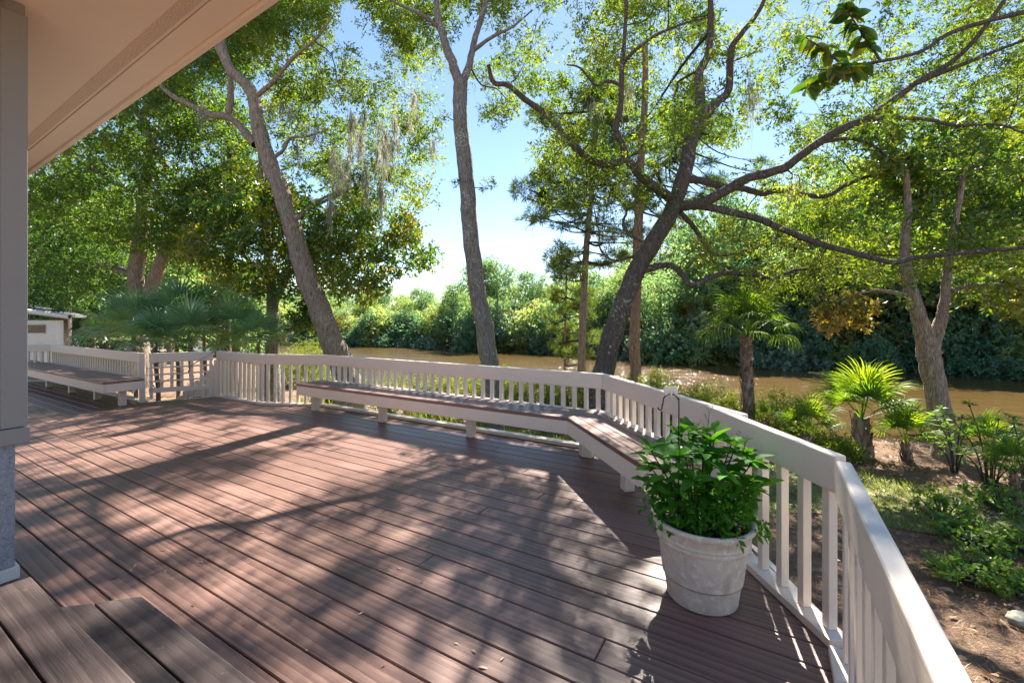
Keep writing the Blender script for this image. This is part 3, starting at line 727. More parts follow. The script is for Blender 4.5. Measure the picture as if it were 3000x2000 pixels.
T.limb(limb_pts([(1985, 605), (2058, 594, -.3), (2134, 553, -.5), (2192, 522, -.7), (2290, 495, -.9), (2335, 464, -1), (2402, 415, -1.2), (2473, 375, -1.4), (2527, 353, -1.5), (2589, 312, -1.7), (2652, 268, -1.8), (2687, 241, -1.9), (2781, 187, -2.1), (2848, 125, -2.3), (2915, 40, -2.5), (3000, -80, -2.7)], T3Y), .105, .022)
T.limb(limb_pts([(2680, 245, -1.9), (2740, 220, -2), (2803, 196, -2.2), (2924, 147, -2.5), (3050, 100, -2.9)], T3Y), .045, .015)
T.limb(limb_pts([(2010, 525), (2060, 530, .2), (2112, 545, .3), (2179, 553, .4), (2232, 567, .4), (2290, 558, .4), (2411, 576, .3), (2482, 540, .2), (2558, 513, .1), (2647, 500, 0), (2803, 498, -.2), (2900, 480, -.4)], T3Y), .085, .018)
T.limb(limb_pts([(2398, 418, -1.2), (2491, 406, -1), (2558, 428, -.9), (2603, 464, -.8), (2640, 490, -.7)], T3Y), .04, .012)
T.limb(limb_pts([(2527, 353, -1.5), (2620, 345, -1.4), (2720, 350, -1.4), (2800, 368, -1.5), (2920, 365, -1.7), (3000, 390, -1.9)], T3Y), .04, .012)
T.limb(limb_pts([(1990, 610), (2045, 603, -.2), (2134, 620, -.5), (2214, 638, -.8), (2290, 670, -1), (2384, 708, -1.3), (2513, 744, -1.7), (2616, 768, -1.9), (2692, 753, -2.1), (2848, 739, -2.4), (3000, 726, -2.7), (3100, 715, -3)], T3Y), .08, .022)
T.limb(limb_pts([(1990, 620), (2031, 663, .3), (2067, 717, .5), (2103, 748, .6), (2178, 735, .7), (2232, 717, .8), (2290, 690, .9)], T3Y), .06, .012)
T.limb(limb_pts([(1890, 790), (1960, 775, -.2), (2000, 806, -.4), (2027, 833, -.5), (2112, 802, -.6), (2187, 802, -.7), (2268, 815, -.8), (2330, 791, -.9), (2402, 788, -1), (2460, 770, -1.1)], T3Y), .075, .014)
T.limb(limb_pts([(1880, 745), (1840, 755, .2), (1795, 762, .4), (1759, 730, .5), (1754, 677, .6), (1740, 610, .7)], T3Y), .035, .012)
T.limb(limb_pts([(1900, 715), (1848, 690, .2), (1826, 652, .3), (1835, 611, .3), (1790, 558, .3), (1781, 490, .2)], T3Y), .035, .018)
crown_r = [(1620, -320), (1480, -60), (1430, 90), (1400, 200), (1420, 280), (1560, 330), (1620, 420), (1660, 520), (1900, 470), (2150, 420), (2260, 600), (2400, 700), (2500, 830), (2620, 800), (3080, 800), (3080, -320)]
HOLE = [[(2180, 340), (2330, 380), (2330, 480), (2190, 520), (2150, 420)]]
C, r = spread(crown_r, 6.6, 10.5, 300, .28, .58, holes=HOLE); C, r = sunlit(C, r)
T.foliage(C, r, M['oak'], 34, 9, .085, .34)
C, r = spread(crown_r, 10.5, 18, 950, .26, .64, holes=HOLE); C, r = sunlit(C, r, .36)
T.foliage(C, r, M['oak'], 32, 9, .115, .36, twigs=2)
C, r = spread(crown_r, 14.5, 20, 560, .38, .72, holes=HOLE); C, r = sunlit(C, r, .14)
T.foliage(C, r, M['oak'], 30, 9, .135, .36, twigs=2)
C, r = spread(crown_r, 9, 14, 300, .22, .48, holes=HOLE); C, r = sunlit(C, r, .14)
T.foliage(C, r, M['oak'], 30, 9, .1, .36, twigs=2)
C, r = spread([(1560, 420), (1900, 500), (1960, 560), (1860, 660), (1700, 640), (1600, 560)], 8.2, 10, 34, .22, .4); T.foliage(C, r, M['oak'], 24, 8, .08, .34, 'lower_foliage')
C, r = spread([(1930, 640), (2250, 600), (2460, 740), (2440, 860), (2200, 850), (2020, 790)], 7.6, 9.8, 70, .2, .4); C, r = sunlit(C, r, .5, .5); T.foliage(C, r, M['oak'], 22, 8, .075, .34, 'lower_foliage', tint=(.3, 1))
T.moss([tuple(PU(u, v, T3Y - .4)) + (l, .14, 34) for u, v, l in ((2210, 280, .8), (1835, 250, .7), (2330, 540, .6), (1740, 300, .5), (2190, 250, .6))])

# --- tall straight grey trunk left of it
T2Y = 10.3
b = ground_pt(1448, T2Y, -.05)
T = Tree('water_oak_tree', 'tall straight grey trunk with high fork beside the open sky', 'tree', b, M['bark_grey'])
T.limb([b] + limb_pts([(1446, 1160), (1432, 1060), (1418, 950), (1400, 860), (1388, 770), (1375, 640), (1366, 520), (1352, 400), (1348, 300), (1350, 235)], T2Y), .225, .16, 'trunk', 16, 5, .04)
T.limb(limb_pts([(1346, 245), (1328, 190), (1305, 130), (1285, 60), (1270, -60), (1240, -220), (1230, -400)], T2Y), .125, .04)
T.limb(limb_pts([(1354, 245), (1375, 190, .1), (1390, 120, .2), (1420, 20, .3), (1450, -120, .4), (1480, -300, .4)], T2Y), .095, .035)
T.limb(limb_pts([(1290, 85), (1230, 40, -.3), (1160, 10, -.5), (1090, -40, -.7)], T2Y), .05, .014)
T.limb(limb_pts([(1385, 150, .2), (1440, 110, -.2), (1500, 80, -.5), (1560, 30, -.8)], T2Y), .05, .014)
C, r = spread([(1050, -90), (1070, 30), (1120, 120), (1180, 190), (1300, 190), (1370, 140), (1420, 310), (1450, 365), (1490, 330), (1560, 250), (1600, 100), (1640, -90)], 11, 18, 420, .26, .62); C, r = sunlit(C, r, .36)
T.foliage(C, r, M['oak'], 32, 9, .105, .34, twigs=2)
C, r = spread([(1280, 340), (1310, 330), (1320, 420), (1290, 440)], T2Y - .2, T2Y + .2, 4, .12, .2); T.foliage(C, r, M['oak'], 8, 7, .08, .34, 'trunk_sprout')
C, r = spread([(1395, 530), (1450, 520), (1455, 560), (1400, 560)], T2Y - .2, T2Y + .2, 3, .1, .16); T.foliage(C, r, M['oak'], 7, 7, .07, .34, 'trunk_sprout')
C, r = spread([(1330, 530), (1360, 530), (1360, 560), (1335, 560)], T2Y - .2, T2Y + .2, 2, .1, .14); T.foliage(C, r, M['oak'], 7, 7, .07, .34, 'trunk_sprout')

# --- leaning oak on the left
T1Y = 11.0
b = ground_pt(1035, T1Y, -.05)
T = Tree('oak_tree', 'brown barked oak leaning over the kinked railing, hung with moss', 'tree', b, M['bark_oak'])
T.limb([b] + limb_pts([(1020, 1120), (985, 1030), (942, 918), (902, 820), (866, 700), (830, 580), (799, 500), (768, 411), (754, 348), (741, 281), (714, 241), (670, 196), (645, 116), (620, 0), (600, -140)], T1Y), .30, .07, 'trunk', 16, 5, .04)
T.limb(limb_pts([(750, 425), (705, 371, .2), (670, 344, .3), (612, 335, .4), (558, 308, .5), (513, 286, .6), (469, 250, .7), (420, 190, .8)], T1Y), .11, .04)
T.limb(limb_pts([(668, 345, .3), (676, 280, .4), (672, 215, .5), (640, 150, .6), (600, 60, .8)], T1Y), .09, .04)
T.limb(limb_pts([(790, 470), (830, 440, -.2), (850, 405, -.4), (900, 400, -.6), (960, 380, -.8)], T1Y), .05, .014)
T.limb(limb_pts([(742, 290), (800, 240, -.2), (860, 170, -.5), (930, 110, -.7), (980, 40, -.9)], T1Y), .06, .016)
T.limb(limb_pts([(870, 640), (930, 590, .2), (1000, 560, .4), (1080, 540, .6)], T1Y), .05, .014)
C, r = spread([(700, -90), (690, 60), (800, 420), (900, 520), (1030, 600), (1150, 640), (1210, 600), (1290, 520), (1270, 400), (1260, 230), (1190, 190), (1120, 230), (1060, 210), (960, 40), (980, -90)], 11, 18, 480, .26, .62); C, r = sunlit(C, r, .36)
T.foliage(C, r, M['oak'], 32, 9, .105, .36, twigs=2)
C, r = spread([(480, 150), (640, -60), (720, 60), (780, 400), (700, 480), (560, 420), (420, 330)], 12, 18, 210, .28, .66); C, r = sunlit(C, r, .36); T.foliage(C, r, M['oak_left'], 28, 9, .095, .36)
MO = []
for (u, v, du, dv, n, l) in ((1050, 400, 70, 70, 15, 1.1), (1180, 400, 35, 80, 9, 1.4), (1010, 480, 50, 50, 7, .8), (860, 300, 30, 30, 3, .6), (612, 345, 12, 12, 2, .8), (900, 420, 40, 20, 4, .5)):
    for _ in range(n):
        q_ = tuple(PU(u + rng.normal(0, du), v + rng.normal(0, dv), T1Y - .3 + rng.normal(0, .6))); l_ = l * rng.uniform(.3, 1.2)
        for g_ in (1, .6, .35): MO.append(q_ + (l_ * g_, .05 + .07 * (1 - g_), 20))
T.moss(MO)

# --- forked oak above the palmettos
T7Y = 16.0
b = ground_pt(412, T7Y, -.05)
T = Tree('oak_tree', 'forked oak with two stems rising behind the palmetto clump', 'tree', b, M['bark_oak'])
T.limb([b] + limb_pts([(404, 1010), (402, 927), (400, 828), (408, 717), (415, 650), (424, 558), (444, 446), (430, 379), (411, 335), (366, 305), (320, 250)], T7Y), .30, .10, 'trunk', 14, 5, .04)
T.limb(limb_pts([(415, 935), (430, 880), (446, 840), (469, 775), (500, 704), (527, 638), (562, 571), (616, 522), (680, 470), (730, 400)], T7Y), .25, .10, 'trunk', 14, 5, .04)
T.limb(limb_pts([(412, 338), (445, 300), (450, 263), (470, 200)], T7Y), .12, .05)
T.limb(limb_pts([(510, 690), (560, 672, -.4), (603, 665, -.6), (670, 665, -.8), (737, 620, -1), (803, 589, -1.3), (860, 560, -1.5)], T7Y), .14, .05)
T.limb(limb_pts([(605, 662, -.6), (640, 600, -.4), (690, 555, -.3), (770, 520, -.2), (850, 490, -.1)], T7Y), .09, .03)
T.limb(limb_pts([(555, 580), (520, 530), (491, 491), (464, 451), (380, 420)], T7Y), .10, .04)
T.limb(limb_pts([(402, 805), (384, 797, .3), (286, 775, .8), (179, 757, 1.2), (89, 735, 1.5)], T7Y), .13, .07)
T.limb(limb_pts([(418, 590), (393, 567, .2), (312, 522, .4), (250, 482, .6), (180, 440, .8)], T7Y), .12, .05)
T.limb(limb_pts([(430, 480), (357, 437, .3), (300, 410, .5), (240, 390, .6)], T7Y), .09, .03)
C, r = spread([(60, 420), (250, 260), (480, 180), (700, 330), (760, 500), (720, 640), (620, 640), (560, 740), (330, 700), (200, 640), (60, 640)], 13.2, 19, 260, .45, .85)
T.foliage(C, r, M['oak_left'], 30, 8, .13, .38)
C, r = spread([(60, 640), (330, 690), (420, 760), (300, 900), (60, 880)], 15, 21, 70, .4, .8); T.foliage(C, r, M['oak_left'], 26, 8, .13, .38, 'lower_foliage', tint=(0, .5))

# --- brown-backed magnolia behind the short railing
TAY = 13.0
b = ground_pt(797, TAY, -.05)
T = Tree('magnolia_tree', 'broad magnolia with rusty leaves behind the kinked railing', 'tree', b, M['bark_grey'])
T.limb([b] + limb_pts([(797, 1029), (799, 895), (790, 800), (780, 700), (770, 560), (760, 420)], TAY), .20, .06, 'trunk', 12, 5, .04)
T.limb(limb_pts([(800, 900), (825, 840), (860, 790), (930, 730), (1010, 690), (1090, 660)], TAY), .11, .03)
T.limb(limb_pts([(812, 1000), (840, 975), (870, 955, -.2), (905, 930, -.3), (930, 890, -.3)], TAY), .09, .03)
T.limb(limb_pts([(790, 830), (750, 780, .3), (700, 740, .5), (640, 700, .8)], TAY), .08, .03)
T.limb(limb_pts([(785, 740), (850, 660, -.3), (930, 600, -.5), (1020, 560, -.7)], TAY), .08, .03)
C, r = spread([(560, 560), (700, 480), (900, 560), (1050, 610), (1180, 640), (1240, 700), (1250, 770), (1180, 800), (1160, 850), (1060, 880), (960, 830), (880, 850), (760, 880), (620, 860), (560, 720)], 11, 14.5, 150, .26, .5, holes=[[(840, 760), (900, 760), (900, 860), (850, 860)]])
T.foliage(C, r, M['magnolia'], 26, 8, .14, .42, tint=(0, .84))
C, r = spread([(880, 870), (935, 880), (930, 960), (860, 950)], 12.4, 13, 9, .2, .35); T.foliage(C, r, M['magnolia'], 20, 8, .13, .42, 'low_spray', tint=(0, .5))

# --- trunks in the shade on the far left
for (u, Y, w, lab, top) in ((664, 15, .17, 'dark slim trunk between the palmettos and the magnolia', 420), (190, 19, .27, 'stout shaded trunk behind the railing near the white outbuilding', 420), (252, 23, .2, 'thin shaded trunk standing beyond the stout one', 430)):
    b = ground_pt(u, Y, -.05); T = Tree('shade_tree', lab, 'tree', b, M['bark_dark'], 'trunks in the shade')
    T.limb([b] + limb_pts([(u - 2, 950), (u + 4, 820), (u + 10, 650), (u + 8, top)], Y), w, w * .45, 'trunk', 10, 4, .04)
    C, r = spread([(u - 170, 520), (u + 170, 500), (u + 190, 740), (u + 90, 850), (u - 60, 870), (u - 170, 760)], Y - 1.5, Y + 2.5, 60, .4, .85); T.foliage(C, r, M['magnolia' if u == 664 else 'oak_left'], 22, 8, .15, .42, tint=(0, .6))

# --- pines
def pine_sprays(T, C, Rr, n_tuft, per, L, name='crown', tint=(0, 1)):
    mb = MB(); k = len(C); idx = np.repeat(np.arange(k), n_tuft); d = unit(rng.normal(0, 1, (len(idx), 3))); d[:, 2] = np.abs(d[:, 2]) * .6
    base = C[idx] + d * (Rr[idx] * rng.uniform(.2, 1, len(idx)))[:, None]; j = np.repeat(np.arange(len(idx)), per)
    nd = unit(d[j] * .7 + rng.normal(0, .75, (len(j), 3)))
    V, Q = leaf_quads(base[j], nd, L, .07, .0); mb.put(V, Q, np.clip(tint[0] + (tint[1] - tint[0]) * (rng.normal(.5, .2, len(idx))[j] + rng.normal(0, .1, len(j))), 0, 1))
    add(name, mb.mesh(name, M['pine']), T.root)
    S = np.concatenate(T.samples); bb = MB()
    for c, r in zip(C, Rr):
        q = np.linalg.norm((S - c) * np.array([1, 1, 2.2]), axis=1); a = S[np.argmin(q)]; m = (a + c) / 2 + rng.normal(0, .06, 3) * np.linalg.norm(c - a) - np.array([0, 0, .06])
        bb.tube(spline([a, m, c], 4), np.linspace(.03, .008, 9), 5)
        for _ in range(4):
            e = c + unit(rng.normal(0, 1, 3)) * r; bb.tube([m + (c - m) * rng.uniform(.3, 1), (c + e) / 2, e], [.009, .007, .004], 4)
    stuff(add('branches', bb.mesh('branches', M['twig'], True), T.root))
TPY = 13.0
b = ground_pt(1700, TPY, -.05)
T = Tree('pine_tree', 'slim pale barked pine standing between the grey trunk and leaning oak', 'tree', b, M['bark_oak'])
T.limb([b] + limb_pts([(1704, 1080), (1707, 950), (1712, 820), (1722, 680), (1735, 540), (1745, 380), (1750, 250)], TPY), .125, .06, 'trunk', 12, 5, .05)
C, r = spread([(1500, 560), (1560, 520), (1640, 480), (1700, 340), (1560, 360), (1600, 300), (1750, 230), (1860, 330), (1850, 520), (1900, 700), (1760, 820), (1660, 840), (1590, 780), (1660, 700), (1560, 660)], 11.6, 14.5, 78, .25, .5)
pine_sprays(T, C, r, 13, 26, .21)
T5Y = 11.5
b = ground_pt(1862, T5Y, -.05)
T = Tree('pine_tree', 'reddish scaly pine trunk standing close behind the leaning oak', 'tree', b, M['bark_pine'])
T.limb([b] + limb_pts([(1861, 1120), (1859, 1000), (1863, 880), (1868, 760), (1870, 640), (1876, 540), (1880, 420), (1890, 280), (1890, 120)], T5Y), .155, .07, 'trunk', 14, 5, .05)
T.limb(limb_pts([(1874, 560), (1830, 530, .4), (1790, 540, .8), (1740, 520, 1.2)], T5Y), .05, .02)
T.limb(limb_pts([(1876, 560), (1920, 500, .4), (1980, 440, .8), (2020, 380, 1)], T5Y), .05, .02)
C, r = spread([(1700, 500), (1800, 380), (2050, 330), (2150, 420), (2300, 480), (2180, 560), (2060, 640), (1960, 700), (1800, 620)], 11.5, 14.5, 58, .25, .5)
pine_sprays(T, C, r, 12, 26, .2)
b = ground_pt(1655, 14.0, -.05)
T = Tree('young_pine', 'feathery young pine at the water edge beside the slim pine', 'tree', b, M['bark_pine'])
T.limb([b] + limb_pts([(1655, 1000), (1658, 900), (1660, 780)], 14.0), .05, .02, 'trunk', 8, 4)
C, r = spread([(1630, 780), (1700, 760), (1740, 900), (1760, 1040), (1640, 1060), (1600, 960)], 13.2, 14.8, 34, .22, .42); pine_sprays(T, C, r, 12, 28, .2, tint=(.3, 1))

# --- V-forked magnolia on the right bank
T6Y = 8.3
b = ground_pt(2772, T6Y, -.05)
T = Tree('magnolia_tree', 'V forked lichen spotted magnolia trunk rising from the straw bank', 'tree', b, M['bark_oak'])
T.limb([b] + limb_pts([(2768, 1290), (2750, 1186), (2727, 1080), (2717, 1010)], T6Y), .20, .165, 'trunk', 14, 5, .04)
T.limb(limb_pts([(2722, 1040), (2700, 950), (2668, 851), (2654, 784), (2652, 690), (2660, 616), (2656, 527), (2652, 470)], T6Y), .135, .03, 'trunk', 12, 5, .04)
T.limb(limb_pts([(2722, 1040), (2740, 985), (2758, 930), (2768, 873), (2777, 784), (2795, 670), (2820, 540), (2832, 480)], T6Y), .12, .03, 'trunk', 12, 5, .04)
T.limb(limb_pts([(2664, 850), (2638, 860), (2580, 851, -.3), (2531, 855, -.5), (2480, 870, -.6)], T6Y), .05, .014)
T.limb(limb_pts([(2775, 860), (2830, 840, -.2), (2900, 835, -.4), (3000, 825, -.6)], T6Y), .05, .014)
C, r = spread([(2380, 620), (2560, 560), (2700, 480), (3050, 500), (3080, 800), (2960, 850), (2860, 800), (2760, 790), (2680, 800), (2560, 860), (2460, 820), (2400, 730)], 7.4, 10, 120, .22, .42); C, r = sunlit(C, r)
T.foliage(C, r, M['magnolia'], 17, 8, .12, .42, tint=(.05, .68))
C, r = spread([(2540, 340), (2980, 340), (3050, 640), (2900, 700), (2560, 640)], 7.6, 9.4, 62, .24, .42); T.foliage(C, r, M['magnolia'], 17, 8, .12, .42, 'upper_crown', tint=(.05, .66))
C, r = spread([(2410, 900), (2530, 870), (2560, 920), (2500, 960), (2420, 950)], 7.5, 8, 9, .14, .22); T.foliage(C, r, M['far_gold'], 14, 8, .12, .42, 'golden_spray')
C, r = spread([(2760, 860), (3080, 820), (3080, 900), (2960, 890), (2900, 870)], 7.4, 9, 12, .2, .35); T.foliage(C, r, M['magnolia'], 14, 7, .12, .42, 'low_spray')

# --- magnolia bough hanging into view from a tree beside the deck
bx, by = 6.6, 3.3; b = (bx, by, gzf(bx, by) - .05)
T = Tree('magnolia_tree', 'magnolia bough with big glossy leaves hanging above the railing', 'tree', b, M['bark_dark'])
T.limb([b, (bx, by, 1.2), (bx - .1, by, 3.0), (bx - .2, by + .1, 5.0), (bx - .1, by, 7)], .16, .06, 'trunk', 12, 5, .04)
P1 = [(bx - .15, by, 4.2)] + limb_pts([(2900, 60), (2700, 150), (2580, 180), (2480, 200), (2400, 205)], 4.0); P1[0] = (bx - .15, by, 4.3)
T.limb(P1, .024, .006, sides=7); tw = [T.limb(limb_pts(q, 4.0), .012, .005, sides=5, n=4) for q in ([(2580, 180), (2540, 120), (2500, 60), (2470, 10)], [(2600, 175), (2520, 190, -.1), (2440, 215, -.1), (2370, 250, -.15)], [(2480, 200), (2420, 150, .1), (2360, 110, .1)], [(2520, 190), (2500, 205, -.2), (2440, 190, -.3)])]
ML = [big_leaf('leaf', L, w, mm, t, 6, c) for L, w, t, c, mm in ((.165, .085, .02, .15, M['magnolia']), (.15, .08, .12, .25, M['magnolia']), (.165, .085, .62, .2, M['magnolia']), (.14, .075, .6, .3, M['magnolia']), (.155, .08, .3, .1, M['magnolia']))]
for P in tw:
    for k, i in enumerate(range(3, len(P))):
        for q in range(4):
            add('leaf', random.choice(ML), T.root, P[i], (random.uniform(-1, 1), random.uniform(-.2, .9), random.uniform(0, 6.28)), random.uniform(.8, 1.2))

# ------------------------------------------------------------------ palms
def frond_mesh(name, Rf, nseg, spread_deg, mat, tint, petiole, droop=.35, wseg=.045):
    V, Q, T = [], [], []; n = 0
    def quad_strip(pts, ws, nrm, tv):
        nonlocal n
        for p, w in zip(pts, ws): V.append(p - nrm * w); V.append(p + nrm * w)
        for i in range(len(pts) - 1): Q.append((n + 2 * i, n + 2 * i + 2, n + 2 * i + 3, n + 2 * i + 1)); T.append(tv)
        n += 2 * len(pts)
    quad_strip([np.array([petiole * f, 0, .10 * petiole * math.sin(f * 1.4)]) for f in (0, .33, .66, 1)], [.014, .011, .009, .008], np.array([0, 1., 0]), tint * .8)
    hub = np.array([petiole, 0, .10 * petiole * math.sin(1.4)])
    for i in range(nseg):
        a = R(-spread_deg + 2 * spread_deg * i / (nseg - 1)) + random.uniform(-.03, .03); l = Rf * (1 - .25 * abs(a) / R(spread_deg)) * random.uniform(.9, 1.05)
        d = np.array([math.cos(a), math.sin(a), 0]); s = np.array([-math.sin(a), math.cos(a), .25 * (1 if i % 2 else -1)]); pts = []; dr = droop * random.uniform(.7, 1.4)
        for f in (0, .3, .58, .8, 1.0):
            pts.append(hub + d * l * f * (1 - .12 * f * f) + np.array([0, 0, .12 * l * math.sin(f * 2.2) * (1 - abs(a) / 3.2) - dr * l * f ** 3 * .7]))
        quad_strip(pts, [.004, wseg * .55 * Rf, wseg * .5 * Rf, wseg * .26 * Rf, .002], s / np.linalg.norm(s), min(1, max(0, tint + random.uniform(-.12, .12))))
    return np_mesh(name, V, Q, mat, T)
FR = {'blue': [frond_mesh('frond', .62, 26, 118, M['palm_blue'], t, .55, d) for t, d in ((.2, .3), (.5, .45), (.75, .2))],
      'green': [frond_mesh('frond', .55, 26, 120, M['palm'], t, .5, d) for t, d in ((.25, .35), (.55, .5), (.9, .25))],
      'cabbage': [frond_mesh('frond', .52, 24, 112, M['palm'], t, .62, d, .05) for t, d in ((.2, .7), (.45, .9), (.7, .6))]}

def palm(label, name, base, hub_z, kind, nf, scale, elev=(-.1, 1.3), trunk_r=0.0, group=None, boots=0, cat='palm'):
    t = thing(name, label, cat, base, group); hub = np.array([base[0], base[1], hub_z])
    if trunk_r:
        k = 10; P = np.array([(base[0] + .03 * math.sin(i * .5), base[1], base[2] - .05 + (hub_z - base[2] + .05) * i / k) for i in range(k + 1)]); mb = MB(); mb.tube(P, np.linspace(trunk_r, trunk_r * .8, k + 1), 12, .08); add('trunk', mb.mesh('trunk', M['bark_pine'], True), t)
        bm = MB()
        for i in range(boots):
            a = i * 2.399; f = i / boots; p = P[0] + (P[-1] - P[0]) * f; d = np.array([math.cos(a), math.sin(a), 0]); r = trunk_r * (1 - .2 * f)
            l = rng.uniform(.10, .17) * (trunk_r / .11); s = np.array([-math.sin(a), math.cos(a), 0]); w = trunk_r * .36
            q0 = p + d * r * .9; q1 = p + d * (r + .035) + np.array([0, 0, l]); q1 += s * rng.normal(0, .015); th = d * .012
            Vb = np.array([q0 - s * w, q0 + s * w, q1 + s * w * .35, q1 - s * w * .35, q0 - s * w - th, q0 + s * w - th, q1 + s * w * .35 - th, q1 - s * w * .35 - th])
            bm.put(Vb, np.array([[0, 1, 2, 3], [7, 6, 5, 4], [3, 2, 6, 7], [0, 3, 7, 4], [1, 5, 6, 2]]), np.full(5, rng.uniform(0, 1)))
        if boots: stuff(add('leaf_boots', bm.mesh('leaf_boots', M['boot']), t))
    for i in range(nf):
        az = i * 2.399 + random.uniform(-.25, .25); el = elev[0] + (elev[1] - elev[0]) * ((i + .5) / nf) + random.uniform(-.1, .1)
        add('frond', random.choice(FR[kind]), t, hub, (random.uniform(-.25, .25), -el, az), scale * random.uniform(.88, 1.1))
    return t

# palmetto clump behind the left bench
for k, (u, v, Y, sc, nf) in enumerate(((395, 985, 11.5, 1.25, 16), (520, 965, 11.8, 1.3, 18), (600, 960, 12.2, 1.3, 18), (560, 1010, 10.6, 1.15, 14), (690, 980, 11.2, 1.15, 16), (760, 1010, 11.0, .95, 13), (460, 1020, 10.4, 1.0, 13), (320, 1010, 12.4, 1.0, 13))):
    h = PU(u, v, Y); palm(['blue green palmetto fans rising in the clump behind the lattice gate', 'blue green palmetto fans rising in the clump behind the lattice gate'][k % 2], 'palmetto', (h.x, h.y, gzf(h.x, h.y)), h.z + .02, 'blue', nf + 5, sc, (-.15, 1.5), .05, 'palmettos behind the gate', 14)
# cabbage palm
Y = 9.0; b = ground_pt(2190, Y); hb = PU(2197, 985, Y)
palm('young cabbage palm with a shaggy booted trunk beside the water', 'cabbage_palm', b, hb.z, 'cabbage', 24, 1.05, (-.15, 1.45), .125, None, 90)
for (u, v, Y, sc, nf, lab, tr) in ((2368, 1275, 7.6, .82, 12, 'small palmetto with upright yellow green fans between cabbage palm and booted palmetto', .09), (2525, 1228, 8.4, 1.2, 15, 'bright backlit palmetto on a short booted trunk beside the river', .17), (2655, 1300, 8.0, .85, 12, 'low palmetto between the booted palmetto and the V forked magnolia', .08), (2900, 1320, 8.2, .8, 11, 'palmetto half hidden behind the leggy whorled shrub on the bank', .08), (2975, 1385, 5.8, .6, 9, 'small spiky palmetto among the leafy ground cover', .05), (2245, 1230, 8.6, .42, 8, 'little dark palmetto at the foot of the cabbage palm', .06)):
    h = PU(u, v, Y); palm(lab, 'palmetto', (h.x, h.y, gzf(h.x, h.y)), h.z, 'green', nf, sc, (.3, 1.55), tr, None, 26)
for (u, v, Y, sc) in ((1290, 1190, 10.6, .5), (1345, 1195, 10.4, .5), (1600, 1190, 9.8, .5)):
    h = PU(u, v, Y); z = gzf(h.x, h.y); palm('small lime green palmetto sprouting in front of the clipped hedge', 'palmetto', (h.x, h.y, z), z + .12, 'green', 8, sc, (.3, 1.3), .04, 'palmettos before the hedge', 6)

# ------------------------------------------------------------------ shrubs
def bush(label, name, base, dims, mat, n, L, wid, group=None, boxy=False, tint=(0, 1), cat='shrub', per=8, tw=16):
    t = thing(name, label, cat, base, group); x, y, z = base; a, b_, h = dims; C = []
    while len(C) < n:
        p = rng.uniform(-1, 1, 3); p[2] = abs(p[2])
        if boxy or (p[0] ** 2 + p[1] ** 2 + (p[2] * .95) ** 2) < 1:
            q = np.max(np.abs(p)) if boxy else np.linalg.norm(p)
            if q > .45: C.append((x + p[0] * a, y + p[1] * b_, z + .08 + p[2] * h))
    C = np.array(C); mb = MB(); clump_leaves(mb, C, np.full(n, min(a, h) * .3), tw, per, L, wid, 1, .05, tint); add('foliage', mb.mesh('foliage', mat), t)
    bb = MB()
    for c in C[:: max(1, n // 12)]:
        bb.tube([np.array([x + rng.normal(0, .05), y + rng.normal(0, .05), z - .02]), np.array([x, y, z]) * .4 + c * .6, c], [.014, .01, .005], 5)
    add('stems', bb.mesh('stems', M['twig'], True), t); return t
for k, u in enumerate(np.linspace(1150, 1990, 9)):
    Y = 12.0 - .28 * k; b = ground_pt(u, Y); bush('clipped boxy hedge shrub in the row between lawn and water', 'hedge_shrub', b, (.62, .45, .86 + .06 * (k % 3)), M['hedge'], 70, .045, .5, 'clipped hedge row', True)
for (u, Y, a, h, lab) in ((1845, 10.6, .42, 1.25, 'loose lime green shrub between the leaning oak and the pine'), (1935, 10.2, .6, 1.35, 'tall feathery lime green shrub beside the reddish pine'), (2060, 9.8, .75, 1.12, 'spreading lime green shrub behind the iron hook'), (2150, 9.4, .5, .95, 'lime green shrub between the cabbage palm and the spreading shrub'), (2270, 9.0, .7, 1.0, 'yellow green shrub between the cabbage palm and the small palmetto'), (2340, 8.4, .5, .55, 'low yellow green shrub below the small palmetto'), (2455, 8.0, .45, .32, 'low bright yellow green mound beside the booted palmetto'), (1475, 11.6, .3, 1.35, 'slim lime green shrub at the foot of the grey trunk'), (900, 17.5, 1.3, 1.55, 'sunny golden green shrub seen above the kinked railing'), (850, 16.5, 1.1, 1.2, 'sunny golden green shrub between the magnolia and the leaning oak'), (1000, 14, .8, .8, 'green shrub low behind the leaning oak')):
    b = ground_pt(u, Y); bush(lab, 'shrub', b, (a, a * .8, h), M['shrub'], int(26 + 60 * a), .05, .42, None, False, (.2, 1))
# leggy shrub and ground cover on the right bank
def leggy(label, base, stems, L=.11):
    t = thing('leggy_shrub', label, 'shrub', base); bb = MB(); mb = MB()
    for (dx, dy, h) in stems:
        e = np.array([base[0] + dx, base[1] + dy, base[2] + h]); P = spline([np.array(base) + np.array([dx * .1, dy * .1, -.03]), np.array(base) + np.array([dx * .35, dy * .4, h * .55]), e], 5)
        bb.tube(P, np.linspace(.013, .005, len(P)), 5)
        for f, c in ((1, 16), (.86, 9), (.7, 7), (.55, 5)):
            p = P[int(f * (len(P) - 1))]; d = unit(rng.normal(0, 1, (c, 3)) * np.array([1, 1, .45]) + np.array([0, 0, .15])); V, Q = leaf_quads(np.repeat(p[None], c, 0), d, L, .26, .06); mb.put(V, Q, rng.uniform(0, 1, c))
    add('stems', bb.mesh('stems', M['twig'], True), t); add('foliage', mb.mesh('foliage', M['ground_leaf']), t)
